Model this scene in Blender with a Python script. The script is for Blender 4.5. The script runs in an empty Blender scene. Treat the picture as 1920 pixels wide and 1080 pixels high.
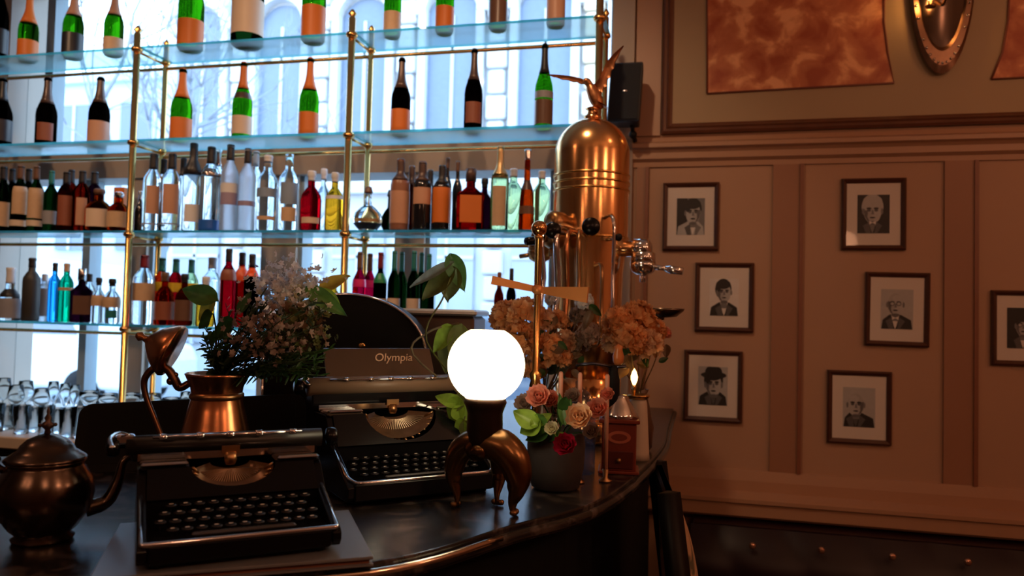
import bpy, math, random
from mathutils import Vector, Matrix, Euler
from math import sin, cos, pi, radians, sqrt

S = bpy.context.scene
COL = S.collection
R90 = radians(90)

# ---------------------------------------------------------------- camera, sky, lights, exposure
F = 1450.0
CAM = Vector((0, 0, 1.5))
ROT = (Matrix.Rotation(radians(13.8), 3, 'Z') @ Matrix.Rotation(radians(90 + 2.05), 3, 'X')
       @ Matrix.Rotation(radians(1.43), 3, 'Z'))
cd = bpy.data.cameras.new('camera')
cam = bpy.data.objects.new('camera', cd)
COL.objects.link(cam)
cam.matrix_world = Matrix.Translation(CAM) @ ROT.to_4x4()
cd.sensor_width = 36
cd.lens = 36 * F / 1920
cd.clip_start = 0.05
cd.dof.use_dof = True
cd.dof.focus_distance = 1.75
cd.dof.aperture_fstop = 3.5
S.camera = cam

S.view_settings.view_transform = 'Standard'
S.view_settings.look = 'None'
S.view_settings.gamma = 1
S.view_settings.exposure = 0.0
S.view_settings.use_curve_mapping = False
S.cycles.max_bounces = 14
S.cycles.transmission_bounces = 14
S.cycles.glossy_bounces = 5
S.cycles.diffuse_bounces = 4
S.cycles.transparent_max_bounces = 40
S.cycles.caustics_reflective = False
S.cycles.caustics_refractive = False
S.cycles.sample_clamp_indirect = 6.0

W = bpy.data.worlds.new('sky')
S.world = W
W.use_nodes = True
wn, wl = W.node_tree.nodes, W.node_tree.links
bg = wn['Background']
tc = wn.new('ShaderNodeTexCoord')
sep = wn.new('ShaderNodeSeparateXYZ')
wl.new(tc.outputs['Generated'], sep.inputs[0])
wr = wn.new('ShaderNodeValToRGB')
wr.color_ramp.elements[0].position = 0.0
wr.color_ramp.elements[0].color = (0.80, 0.90, 1.0, 1)
wr.color_ramp.elements[1].position = 0.5
wr.color_ramp.elements[1].color = (0.42, 0.66, 1.0, 1)
wl.new(sep.outputs['Z'], wr.inputs[0])
wl.new(wr.outputs[0], bg.inputs['Color'])
bg.inputs['Strength'].default_value = 6.0


def lamp(name, kind, loc, energy, color, size=0.06, rot=None, **kw):
    d = bpy.data.lights.new(name, kind)
    d.energy = energy
    d.color = color
    if kind == 'AREA':
        d.shape = 'RECTANGLE'
        d.size, d.size_y = size
    elif kind in ('POINT', 'SPOT'):
        d.shadow_soft_size = size
    for k, v in kw.items():
        setattr(d, k, v)
    o = bpy.data.objects.new(name, d)
    COL.objects.link(o)
    o.location = loc
    if rot:
        o.rotation_euler = rot
    return o


def aim(o, target):
    o.rotation_euler = (Vector(target) - o.location).to_track_quat('-Z', 'Y').to_euler()
    return o


# window opening in the wall: portal for the sky
po = lamp('window_portal', 'AREA', (-2.15, 3.57, 1.95), 1, (1, 1, 1), (3.6, 2.6), (-R90, 0, 0))
po.data.cycles.is_portal = True
WARM = (1.0, 0.45, 0.235)
# ceiling lamps of the dining room (their bulbs; all behind or beside the camera)
for i, (x, y, z, e) in enumerate([(2.3, 0.3, 2.75, 25), (0.9, -0.9, 2.7, 16), (3.0, 1.7, 2.6, 19), (-0.9, -1.5, 2.6, 10), (1.35, 1.9, 3.2, 5), (-2.4, 0.6, 3.0, 6), (1.1, 0.6, 2.15, 4), (-1.3, -0.6, 2.1, 4)]):
    lamp('ceiling_bulb', 'POINT', (x, y, z), e, WARM, 0.085)
# downlights over the bar, aimed at the bottles
for i, x in enumerate((-3.3, -2.0, -0.9)):
    aim(lamp('bar_spot', 'SPOT', (x + 0.3, 1.7, 3.3), 40, (1.0, 0.62, 0.36), 0.04, spot_size=radians(85), spot_blend=0.7), (x, 3.2, 1.9))


# ---------------------------------------------------------------- pixel rays (to read positions off the photograph onto real planes)
def ray(px, py):
    return ROT @ Vector(((px - 960) / F, -(py - 540) / F, -1))


def onY(px, py, Y):
    d = ray(px, py)
    return CAM + d * (Y / d.y)


def onZ(px, py, Z):
    d = ray(px, py)
    return CAM + d * ((Z - CAM.z) / d.z)


def atD(px, py, D):
    return CAM + ray(px, py) * D


# ---------------------------------------------------------------- materials
MATS = {}


def nodes(name):
    m = bpy.data.materials.new(name)
    m.use_nodes = True
    return m, m.node_tree.nodes, m.node_tree.links


def mat(name, col, rough=0.5, metal=0.0, var=0.12, scale=12.0, bump=0.0, coat=0.0, trans=0.0, spec=0.5, sheen=0.0, sub=0.0):
    if name in MATS:
        return MATS[name]
    m, n, l = nodes(name)
    b = n['Principled BSDF']
    b.inputs['Roughness'].default_value = rough
    b.inputs['Metallic'].default_value = metal
    b.inputs['Coat Weight'].default_value = coat
    b.inputs['Transmission Weight'].default_value = trans
    b.inputs['Specular IOR Level'].default_value = spec
    b.inputs['Sheen Weight'].default_value = sheen
    t = n.new('ShaderNodeTexCoord')
    nz = n.new('ShaderNodeTexNoise')
    nz.inputs['Scale'].default_value = scale
    nz.inputs['Detail'].default_value = 4
    l.new(t.outputs['Object'], nz.inputs['Vector'])
    mr = n.new('ShaderNodeMapRange')
    mr.inputs['To Min'].default_value = 1 - var
    mr.inputs['To Max'].default_value = 1 + var
    l.new(nz.outputs['Fac'], mr.inputs['Value'])
    mx = n.new('ShaderNodeVectorMath')
    mx.operation = 'SCALE'
    mx.inputs[0].default_value = col[:3]
    l.new(mr.outputs[0], mx.inputs['Scale'])
    l.new(mx.outputs[0], b.inputs['Base Color'])
    if bump:
        bp = n.new('ShaderNodeBump')
        bp.inputs['Strength'].default_value = bump
        bp.inputs['Distance'].default_value = 0.004
        l.new(nz.outputs['Fac'], bp.inputs['Height'])
        l.new(bp.outputs[0], b.inputs['Normal'])
    MATS[name] = m
    return m


def leafmat(name, col, rough=0.4):
    """leaves and petals: diffuse plus light shining through"""
    if name in MATS:
        return MATS[name]
    m, n, l = nodes(name)
    b = n['Principled BSDF']
    b.inputs['Roughness'].default_value = rough
    t = n.new('ShaderNodeTexCoord')
    nz = n.new('ShaderNodeTexNoise')
    nz.inputs['Scale'].default_value = 40
    l.new(t.outputs['Object'], nz.inputs['Vector'])
    r = n.new('ShaderNodeValToRGB')
    r.color_ramp.elements[0].position = 0.3
    r.color_ramp.elements[0].color = (*[c * 0.7 for c in col[:3]], 1)
    r.color_ramp.elements[1].position = 0.7
    r.color_ramp.elements[1].color = (*[min(1, c * 1.25) for c in col[:3]], 1)
    l.new(nz.outputs['Fac'], r.inputs[0])
    l.new(r.outputs[0], b.inputs['Base Color'])
    tr = n.new('ShaderNodeBsdfTranslucent')
    l.new(r.outputs[0], tr.inputs['Color'])
    mx = n.new('ShaderNodeMixShader')
    mx.inputs[0].default_value = 0.45
    l.new(b.outputs[0], mx.inputs[1])
    l.new(tr.outputs[0], mx.inputs[2])
    l.new(mx.outputs[0], n['Material Output'].inputs[0])
    MATS[name] = m
    return m


def glassmat(name, col, rough=0.0, ior=1.35):
    if name in MATS:
        return MATS[name]
    m, n, l = nodes(name)
    n.remove(n['Principled BSDF'])
    g = n.new('ShaderNodeBsdfGlass')
    g.inputs['Color'].default_value = (*col, 1)
    g.inputs['Roughness'].default_value = rough
    g.inputs['IOR'].default_value = ior
    l.new(g.outputs[0], n['Material Output'].inputs[0])
    MATS[name] = m
    return m


def thinglass(name, col, ior=1.45, rough=0.02, diff=0.0, dcol=(0.5, 0.6, 0.6)):
    """sheet glass: tinted see-through plus a Fresnel reflection, optional milky part"""
    if name in MATS:
        return MATS[name]
    m, n, l = nodes(name)
    n.remove(n['Principled BSDF'])
    t = n.new('ShaderNodeBsdfTransparent')
    t.inputs[0].default_value = (*col, 1)
    g = n.new('ShaderNodeBsdfGlossy')
    g.inputs['Roughness'].default_value = rough
    f = n.new('ShaderNodeFresnel')
    f.inputs[0].default_value = ior
    ge = n.new('ShaderNodeNewGeometry')
    fr = n.new('ShaderNodeMath')
    fr.operation = 'SUBTRACT'
    fr.inputs[0].default_value = 1
    l.new(ge.outputs['Backfacing'], fr.inputs[1])
    mu = n.new('ShaderNodeMath')
    mu.operation = 'MULTIPLY'
    l.new(f.outputs[0], mu.inputs[0])
    l.new(fr.outputs[0], mu.inputs[1])
    mx = n.new('ShaderNodeMixShader')
    l.new(mu.outputs[0], mx.inputs[0])
    l.new(t.outputs[0], mx.inputs[1])
    l.new(g.outputs[0], mx.inputs[2])
    last = mx
    if diff:
        d = n.new('ShaderNodeBsdfTranslucent')
        d.inputs[0].default_value = (*dcol, 1)
        m2 = n.new('ShaderNodeMixShader')
        m2.inputs[0].default_value = diff
        l.new(mx.outputs[0], m2.inputs[1])
        l.new(d.outputs[0], m2.inputs[2])
        last = m2
    l.new(last.outputs[0], n['Material Output'].inputs[0])
    MATS[name] = m
    return m


def emit(name, col, st):
    if name in MATS:
        return MATS[name]
    m, n, l = nodes(name)
    n.remove(n['Principled BSDF'])
    e = n.new('ShaderNodeEmission')
    e.inputs[0].default_value = (*col, 1)
    e.inputs[1].default_value = st
    l.new(e.outputs[0], n['Material Output'].inputs[0])
    MATS[name] = m
    return m


def marble(name, c0, c1, c2, scale=3.0, rough=0.15, d=2.5):
    if name in MATS:
        return MATS[name]
    m, n, l = nodes(name)
    b = n['Principled BSDF']
    b.inputs['Roughness'].default_value = rough
    t = n.new('ShaderNodeTexCoord')
    nz = n.new('ShaderNodeTexNoise')
    nz.inputs['Scale'].default_value = scale
    nz.inputs['Detail'].default_value = 8
    nz.inputs['Distortion'].default_value = d
    l.new(t.outputs['Object'], nz.inputs['Vector'])
    r = n.new('ShaderNodeValToRGB')
    e = r.color_ramp.elements
    e[0].position = 0.35
    e[0].color = (*c0, 1)
    e[1].position = 0.62
    e[1].color = (*c1, 1)
    x = r.color_ramp.elements.new(0.52)
    x.color = (*c2, 1)
    l.new(nz.outputs['Fac'], r.inputs[0])
    l.new(r.outputs[0], b.inputs['Base Color'])
    MATS[name] = m
    return m


M_wall = mat('cream wall paint', (0.45, 0.27, 0.175), 0.6, var=0.04, scale=3)
M_trim = mat('cream gloss trim', (0.44, 0.25, 0.155), 0.42, var=0.05, scale=4)
M_pil = mat('rust batten paint', (0.34, 0.165, 0.095), 0.5, var=0.05, scale=4)
M_wframe = mat('beige window frame', (0.42, 0.35, 0.29), 0.5, var=0.06, scale=3)
M_wood = mat('dark frame wood', (0.075, 0.028, 0.016), 0.35, var=0.3, scale=20)
M_brass = mat('polished brass', (0.86, 0.50, 0.17), 0.22, 1.0, var=0.08, scale=30)
M_brassd = mat('aged brass', (0.45, 0.26, 0.12), 0.33, 1.0, var=0.3, scale=25)
M_copper = mat('polished copper', (0.92, 0.48, 0.20), 0.13, 1.0, var=0.12, scale=9, bump=0.05)
M_copperd = mat('old copper', (0.62, 0.27, 0.12), 0.25, 1.0, var=0.3, scale=18, bump=0.15)
M_chrome = mat('chrome', (0.80, 0.80, 0.82), 0.12, 1.0, var=0.05)
M_bronze = mat('dark bronze', (0.22, 0.115, 0.05), 0.28, 1.0, var=0.35, scale=22, bump=0.25)
M_black = mat('black lacquer', (0.004, 0.004, 0.006), 0.22, var=0.1, spec=.28)
M_blackm = mat('black matt', (0.007, 0.007, 0.009), 0.6, var=0.2, spec=.2)
M_key = mat('black key', (0.004, 0.004, 0.005), 0.45, var=0.1, spec=.2)
M_silver = mat('tarnished silver', (0.13, 0.095, 0.075), 0.24, 1.0, var=0.4, scale=14, bump=0.15)
M_counter = marble('dark veined marble', (0.008, 0.008, 0.010), (0.075, 0.060, 0.055), (0.020, 0.017, 0.017), 7.0, 0.24)
M_cap = mat('black cap', (0.012, 0.012, 0.015), 0.35)
M_pane = thinglass('window pane', (0.93, 0.98, 1.0), 1.2)
M_shelf = thinglass('shelf glass', (0.90, 0.985, 0.99), 1.3, diff=0.42, dcol=(0.42, 0.70, 0.80))
M_edge = thinglass('shelf glass edge', (0.10, 0.45, 0.45), 1.4, diff=0.6, dcol=(0.18, 0.62, 0.62))


# ---------------------------------------------------------------- mesh builder
class MB:
    def __init__(s):
        s.v, s.f, s.m, s.sm = [], [], [], []

    def add(s, vs, fs, mi=0, smooth=True, M=None):
        o = len(s.v)
        for p in vs:
            p = Vector(p)
            s.v.append(M @ p if M is not None else p)
        for f in fs:
            s.f.append([o + i for i in f])
            s.m.append(mi)
            s.sm.append(smooth)
        return s

    def box(s, c, d, mi=0, M=None, bev=0.0):
        cx, cy, cz = c
        hx, hy, hz = d[0] / 2, d[1] / 2, d[2] / 2
        if bev <= 0 or bev >= min(hx, hy, hz):
            vs = [(cx + a * hx, cy + b * hy, cz + e * hz) for a in (-1, 1) for b in (-1, 1) for e in (-1, 1)]
            fs = [(0, 1, 3, 2), (4, 6, 7, 5), (0, 4, 5, 1), (2, 3, 7, 6), (0, 2, 6, 4), (1, 5, 7, 3)]
            return s.add(vs, fs, mi, False, M)
        b = bev
        r = []
        for zz, ins in ((-hz, b), (-hz + b, 0), (hz - b, 0), (hz, b)):
            ring = []
            X, Y = hx - ins, hy - ins
            for (x, y) in ((X, Y - b), (X - b, Y), (-X + b, Y), (-X, Y - b), (-X, -Y + b), (-X + b, -Y), (X - b, -Y), (X, -Y + b)):
                ring.append((cx + x, cy + y, cz + zz))
            r.append(ring)
        vs = [p for q in r for p in q]
        fs = [tuple(range(7, -1, -1)), tuple(range(24, 32))]
        for k in range(3):
            for i in range(8):
                j = (i + 1) % 8
                fs.append((k * 8 + i, k * 8 + j, k * 8 + 8 + j, k * 8 + 8 + i))
        return s.add(vs, fs, mi, False, M)

    def lathe(s, prof, n=24, mi=0, c=(0, 0, 0), M=None, smooth=True, sq=1.0):
        vs, fs = [], []
        for (r, z) in prof:
            for i in range(n):
                a = 2 * pi * i / n
                vs.append((c[0] + r * cos(a), c[1] + r * sin(a) * sq, c[2] + z))
        for k in range(len(prof) - 1):
            for i in range(n):
                j = (i + 1) % n
                fs.append((k * n + i, k * n + j, (k + 1) * n + j, (k + 1) * n + i))
        if prof[0][0] > 1e-6:
            fs.append(tuple(range(n - 1, -1, -1)))
        if prof[-1][0] > 1e-6:
            fs.append(tuple(range((len(prof) - 1) * n, len(prof) * n)))
        return s.add(vs, fs, mi, smooth, M)

    def tube(s, pts, rad, n=10, mi=0, M=None, flat=1.0):
        pts = [Vector(p) for p in pts]
        if not isinstance(rad, (list, tuple)):
            rad = [rad] * len(pts)
        vs, fs = [], []
        up = None
        for i, p in enumerate(pts):
            t = (pts[min(i + 1, len(pts) - 1)] - pts[max(i - 1, 0)]).normalized()
            if up is None:
                up = Vector((0, 0, 1)) if abs(t.z) < 0.9 else Vector((1, 0, 0))
            a = t.cross(up)
            if a.length < 1e-5:
                a = t.cross(Vector((0, 1, 0.1)))
            a.normalize()
            b = a.cross(t).normalized()
            up = b
            for k in range(n):
                w = 2 * pi * k / n
                vs.append(p + a * (cos(w) * rad[i]) + b * (sin(w) * rad[i] * flat))
        for i in range(len(pts) - 1):
            for k in range(n):
                j = (k + 1) % n
                fs.append((i * n + k, i * n + j, (i + 1) * n + j, (i + 1) * n + k))
        fs.append(tuple(range(n - 1, -1, -1)))
        fs.append(tuple(range((len(pts) - 1) * n, len(pts) * n)))
        return s.add(vs, fs, mi, True, M)

    def ball(s, c, r, mi=0, n=14, m=9, sc=(1, 1, 1), M=None):
        vs, fs = [(c[0], c[1], c[2] - r * sc[2])], []
        for k in range(1, m):
            t = pi * k / m
            for i in range(n):
                a = 2 * pi * i / n
                vs.append((c[0] + r * sin(t) * cos(a) * sc[0], c[1] + r * sin(t) * sin(a) * sc[1], c[2] - r * cos(t) * sc[2]))
        vs.append((c[0], c[1], c[2] + r * sc[2]))
        for i in range(n):
            fs.append((0, 1 + (i + 1) % n, 1 + i))
        for k in range(m - 2):
            for i in range(n):
                j = (i + 1) % n
                fs.append((1 + k * n + i, 1 + k * n + j, 1 + (k + 1) * n + j, 1 + (k + 1) * n + i))
        L = len(vs) - 1
        for i in range(n):
            fs.append((L, 1 + (m - 2) * n + i, 1 + (m - 2) * n + (i + 1) % n))
        return s.add(vs, fs, mi, True, M)

    def prism(s, poly, z0, z1, mi=0, M=None, smooth=False):
        """polygon in (x, y), extruded along z"""
        n = len(poly)
        vs = [(x, y, z0) for x, y in poly] + [(x, y, z1) for x, y in poly]
        fs = [tuple(range(n - 1, -1, -1)), tuple(range(n, 2 * n))]
        for i in range(n):
            j = (i + 1) % n
            fs.append((i, j, n + j, n + i))
        return s.add(vs, fs, mi, smooth, M)

    def grid(s, fn, nu, nv, mi=0, M=None, th=0.0):
        vs = [fn(i / nu, j / nv) for i in range(nu + 1) for j in range(nv + 1)]
        fs = [(i * (nv + 1) + j, (i + 1) * (nv + 1) + j, (i + 1) * (nv + 1) + j + 1, i * (nv + 1) + j + 1) for i in range(nu) for j in range(nv)]
        return s.add(vs, fs, mi, True, M)

    def obj(s, name, mats, parent=None, loc=None, rz=None, bevel=0.0, **props):
        me = bpy.data.meshes.new(name)
        me.from_pydata([tuple(p) for p in s.v], [], s.f)
        if not isinstance(mats, (list, tuple)):
            mats = [mats]
        for m in mats:
            me.materials.append(m)
        me.polygons.foreach_set('material_index', s.m)
        me.polygons.foreach_set('use_smooth', s.sm)
        me.update()
        o = bpy.data.objects.new(name, me)
        COL.objects.link(o)
        if parent is not None:
            o.parent = parent
        if loc is not None:
            o.location = loc
        if rz is not None:
            o.rotation_euler = (0, 0, rz)
        if bevel:
            b = o.modifiers.new('bevel', 'BEVEL')
            b.width = bevel
            b.segments = 3
            b.limit_method = 'ANGLE'
        for k, v in props.items():
            o[k] = v
        return o


def thing(name, label, cat, loc=(0, 0, 0), rz=0.0, group=None):
    o = bpy.data.objects.new(name, None)
    o.empty_display_size = 0.05
    COL.objects.link(o)
    o.location = loc
    o.rotation_euler = (0, 0, rz)
    o['label'] = label
    o['category'] = cat
    if group:
        o['group'] = group
    return o


def struct(name, mb, m, **kw):
    o = mb.obj(name, m, **kw)
    o['kind'] = 'structure'
    return o


def arc(cx, cy, r, a0, a1, n, ry=None):
    ry = r if ry is None else ry
    return [(cx + r * cos(a0 + (a1 - a0) * i / n), cy + ry * sin(a0 + (a1 - a0) * i / n)) for i in range(n + 1)]


def frame_m(origin, xdir, ydir):
    x = Vector(xdir).normalized()
    y = Vector(ydir).normalized()
    z = x.cross(y).normalized()
    y = z.cross(x)
    return Matrix.Translation(Vector(origin)) @ Matrix((x, y, z)).transposed().to_4x4()


def catmull(pts, k=6):
    P = [Vector(p) for p in pts]
    P = [P[0] * 2 - P[1]] + P + [P[-1] * 2 - P[-2]]
    out = []
    for i in range(1, len(P) - 2):
        for j in range(k):
            t = j / k
            a, b, c, d = P[i - 1], P[i], P[i + 1], P[i + 2]
            out.append(0.5 * ((2 * b) + (c - a) * t + (2 * a - 5 * b + 4 * c - d) * t * t + (3 * b - a - 3 * c + d) * t ** 3))
    out.append(P[-2])
    return out


ORD = ['first', 'second', 'third', 'fourth', 'fifth', 'sixth', 'seventh', 'eighth', 'ninth', 'tenth', 'eleventh', 'twelfth', 'thirteenth', 'fourteenth', 'fifteenth', 'sixteenth', 'seventeenth', 'eighteenth', 'nineteenth', 'twentieth']

# ---------------------------------------------------------------- the room
WY = 3.6          # inner face of the wall with the windows and the pictures
b = MB(); b.box((-1.0, 0.3, -0.05), (10.4, 7.6, 0.1))
struct('floor', b, mat('oak floor', (0.10, 0.05, 0.03), 0.35, var=0.3, scale=5))
b = MB(); b.box((-1.0, 0.3, 3.65), (10.4, 7.6, 0.1))
struct('ceiling', b, mat('ceiling paint', (0.55, 0.47, 0.38), 0.7, var=0.04))
b = MB(); b.box((-6.1, 0.3, 1.8), (0.2, 7.6, 3.6)); struct('wall_left', b, mat('brown side wall', (0.25, 0.16, 0.11), 0.6, var=0.05))
b = MB(); b.box((4.1, 0.3, 1.8), (0.2, 7.6, 3.6)); struct('wall_right', b, M_wall)
b = MB(); b.box((-1.0, -3.45, 1.8), (10.4, 0.2, 3.6)); struct('wall_front', b, mat('brown side wall', (0.25, 0.16, 0.11), 0.6))
# back wall around the two window bands
XL, XR = -3.86, -0.42
XR2 = -0.72
b = MB()
def seg(x0, x1, z0, z1, y0=WY, y1=WY + 0.25, mi=0): b.box(((x0 + x1) / 2, (y0 + y1) / 2, (z0 + z1) / 2), (x1 - x0, y1 - y0, z1 - z0), mi)
seg(XR + 0.10, 4.0, 0, 3.6)
seg(-6.0, XL - 0.14, 0, 3.6, mi=1)
seg(XL - 0.14, XR + 0.10, 3.42, 3.6)
seg(XL - 0.14, XR + 0.10, 0, 0.80, mi=1)
struct('wall_back', b, [M_wall, mat('brown side wall', (0.25, 0.16, 0.11), 0.6)])
# window frames
b = MB()
seg(XL - 0.14, XL + 0.0, 0.80, 3.42, WY - 0.05, WY + 0.2)
seg(XR, XR + 0.10, 0.80, 3.42, WY - 0.04, WY + 0.2)
seg(XL, XR, 2.20, 2.40, WY - 0.02, WY + 0.2)
seg(XL, XR, 3.34, 3.42, WY, WY + 0.2)
seg(XL, XR, 0.80, 0.92, WY - 0.02, WY + 0.2)
for px0, px1 in ((238, 275), (490, 555), (742, 795), (1035, 1075)):
    x0, x1 = onY(px0, 460, WY).x, onY(px1, 460, WY).x
    seg(x0, x1, 0.92, 2.20, WY, WY + 0.16)
    seg(x0 - 0.02, x0, 0.92, 2.20, WY + 0.03, WY + 0.14, 1)
    seg(x1, x1 + 0.02, 0.92, 2.20, WY + 0.03, WY + 0.14, 1)
x0 = onY(80, 200, WY).x
seg(x0 - 0.025, x0 + 0.03, 2.40, 3.34, WY + 0.03, WY + 0.12, 1)
x0 = onY(1148, 100, WY).x
seg(x0 - 0.01, x0 + 0.02, 2.40, 3.34, WY + 0.03, WY + 0.12, 1)
x0 = onY(150, 520, WY).x
seg(x0 - 0.02, x0 + 0.03, 0.92, 2.2, WY + 0.03, WY + 0.12, 1)
wf = struct('window_1', b, [M_wframe, mat('blue grey sash', (0.28, 0.38, 0.45), 0.4, var=0.05)])
b = MB(); seg(XL, XR, 2.40, 3.34, WY + 0.08, WY + 0.086); b.obj('window_pane', M_pane, wf)
b = MB(); seg(XL, XR, 0.92, 2.20, WY + 0.08, WY + 0.086); b.obj('window_pane', M_pane, wf)
# mouldings of the right-hand wall
TX0, TX1 = XR + 0.10, 4.0
def trimprof(name, prof, m=M_trim):
    bb = MB()
    Mx = Matrix(((0, 0, 1, 0), (-1, 0, 0, WY), (0, 1, 0, 0), (0, 0, 0, 1)))
    bb.prism(prof, TX0, TX1, 0, Mx)
    return struct(name, bb, m)
trimprof('trim_1', [(0, 2.20), (0.010, 2.20), (0.012, 2.222), (0.030, 2.235), (0.030, 2.262), (0.042, 2.275), (0.058, 2.282), (0.058, 2.300), (0.02, 2.315), (0.012, 2.335), (0, 2.335)])
trimprof('trim_2', [(0, 0.655), (0.09, 0.655), (0.10, 0.665), (0.10, 0.715), (0.112, 0.722), (0.112, 0.738), (0.08, 0.745), (0.02, 0.755), (0.02, 0.80), (0.012, 0.845), (0, 0.845)])
for k, (x0, x1) in enumerate(((-0.30, -0.245), (0.300, 0.428), (0.990, 1.118), (1.69, 1.82))):
    b = MB(); b.box(((x0 + x1) / 2, WY - 0.006, 1.5225), (x1 - x0, 0.012, 1.355)); b.box((x1 - 0.008, WY - 0.010, 1.5225), (0.016, 0.02, 1.355), 1)
    struct('trim_%d' % (k + 3), b, [M_pil, mat('batten shadow line', (0.24, 0.09, 0.05), 0.45)])  # dark red strip paints the shadow line at each batten's right edge
b = MB(); b.box((2.0, WY - 0.01, 0.30), (4.0, 0.02, 0.6)); struct('baseboard_back', b, M_wood)
b = MB(); b.box((-0.255, WY - 0.008, 2.97), (0.115, 0.016, 1.25)); struct('trim_7', b, M_trim)

# ---------------------------------------------------------------- street outside
random.seed(3)
b = MB(); b.box((-6, 22, -0.30), (60, 36, 0.1)); struct('street_ground', b, mat('pale asphalt', (0.32, 0.33, 0.35), 0.8, scale=2))
M_stone = mat('pale stone', (0.60, 0.60, 0.62), 0.8, var=0.10, scale=1.2)
M_stoned = mat('grey stone', (0.40, 0.42, 0.48), 0.8, var=0.12, scale=1.5)
M_dkwin = mat('street window glass', (0.16, 0.20, 0.28), 0.25)
M_ystone = mat('sandstone', (0.72, 0.62, 0.48), 0.8, var=0.1, scale=2)
FY = 15.0
fac = thing('palace_building', 'pale stone palace front with arched windows across the street', 'building', (0, FY, -0.25))
b = MB(); b.box((-4.2, 0.5, 5.6), (15.5, 1.0, 11.2))
b.box((-4.2, -0.15, 4.35), (15.5, 0.35, 0.28)); b.box((-4.2, -0.1, 4.75), (15.5, 0.22, 0.12)); b.box((-4.2, -0.12, 9.4), (15.5, 0.3, 0.3))
b.obj('wall', M_stone, fac)
for i in range(8):
    x = -10.9 + i * 1.95
    b = MB()
    b.box((x - 0.62, -0.12, 6.7), (0.16, 0.24, 2.6)); b.box((x + 0.62, -0.12, 6.7), (0.16, 0.24, 2.6))
    pts = arc(0, 0, 0.78, 0, pi, 14) + arc(0, 0, 0.56, pi, 0, 14)
    b.prism(pts, -0.1, 0.25, 0, frame_m((x, -0.02, 7.9), (1, 0, 0), (0, 0, 1)))
    b.box((x, -0.16, 5.32), (1.6, 0.35, 0.10)); b.box((x, -0.16, 4.92), (1.6, 0.3, 0.06))
    for k in range(7):
        b.lathe([(0.03, 0), (0.06, 0.1), (0.03, 0.24), (0.04, 0.34)], 8, 0, (x - 0.66 + k * 0.22, -0.22, 4.95))
    wnd = b.obj('window_surround', M_stone, fac)
    b = MB(); b.box((x, -0.02, 6.55), (1.1, 0.06, 2.6)); b.prism(arc(0, 0, 0.55, 0, pi, 12), 0, 0.04, 0, frame_m((x, -0.01, 7.85), (1, 0, 0), (0, 0, 1)))
    b.box((x, -0.06, 6.6), (0.06, 0.05, 2.6), 1); b.box((x, -0.06, 7.2), (1.1, 0.05, 0.06), 1)
    b.obj('window', [M_dkwin, M_stone], wnd)
    b = MB(); b.box((x, -0.04, 2.35), (1.15, 0.1, 2.7)); b.box((x, -0.08, 2.3), (0.07, 0.08, 2.7), 1); b.box((x, -0.08, 2.9), (1.15, 0.08, 0.07), 1)
    b.obj('window', [M_dkwin if i > 4 else M_stoned, M_stone], fac)
    b = MB()
    for k in range(18):
        b.box((x + 0.975, -0.10, 0.2 + k * 0.52), (0.42 if k % 2 else 0.34, 0.2, 0.48), 0, bev=0.03)
    b.obj('pilaster', M_ystone if i in (4, 6) else M_stone, fac)
side = thing('corner_building', 'bluish pale corner house with tall plain windows beyond the tree', 'building', (-19, 21, -0.25))
b = MB(); b.box((0, 0, 4.2), (9, 4, 8.4)); b.box((0, -2.1, 8.4), (9.4, 0.4, 0.3)); b.obj('wall', mat('pale blue render', (0.50, 0.62, 0.72), 0.8, scale=1), side)
for i in range(4):
    for j in range(3):
        b = MB(); b.box((-3.3 + i * 2.1, -2.03, 1.6 + j * 2.6), (1.0, 0.1, 1.7)); b.box((-3.3 + i * 2.1, -2.09, 1.6 + j * 2.6), (0.07, 0.05, 1.7), 1)
        b.obj('window', [M_dkwin, M_stone], side)
# bare street tree
tr = thing('bare_street_tree', 'leafless street tree with grey branches outside the upper window', 'tree', (-7.05, 8.5, -0.25))
b = MB()
def branch(p, d, L, r, k):
    pts = [p]
    q = Vector(p)
    dd = Vector(d)
    for i in range(4):
        dd = (dd + Vector((random.uniform(-.25, .25), random.uniform(-.25, .25), random.uniform(-.1, .18)))).normalized()
        q = q + dd * L / 4
        pts.append(q.copy())
    b.tube(pts, [r, r * .85, r * .7, r * .6, r * .5], 6)
    if k > 0:
        for j in range(4):
            s0 = pts[random.choice((2, 3, 4))]
            branch(s0, (dd + Vector((random.uniform(-1, 1), random.uniform(-1, 1), random.uniform(-.3, .8)))).normalized(), L * .68, r * .5, k - 1)
branch((0, 0, 0), (0.03, 0, 1), 3.8, 0.12, 4)
b.obj('trunk', mat('grey bark', (0.26, 0.28, 0.33), 0.85), tr)
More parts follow.
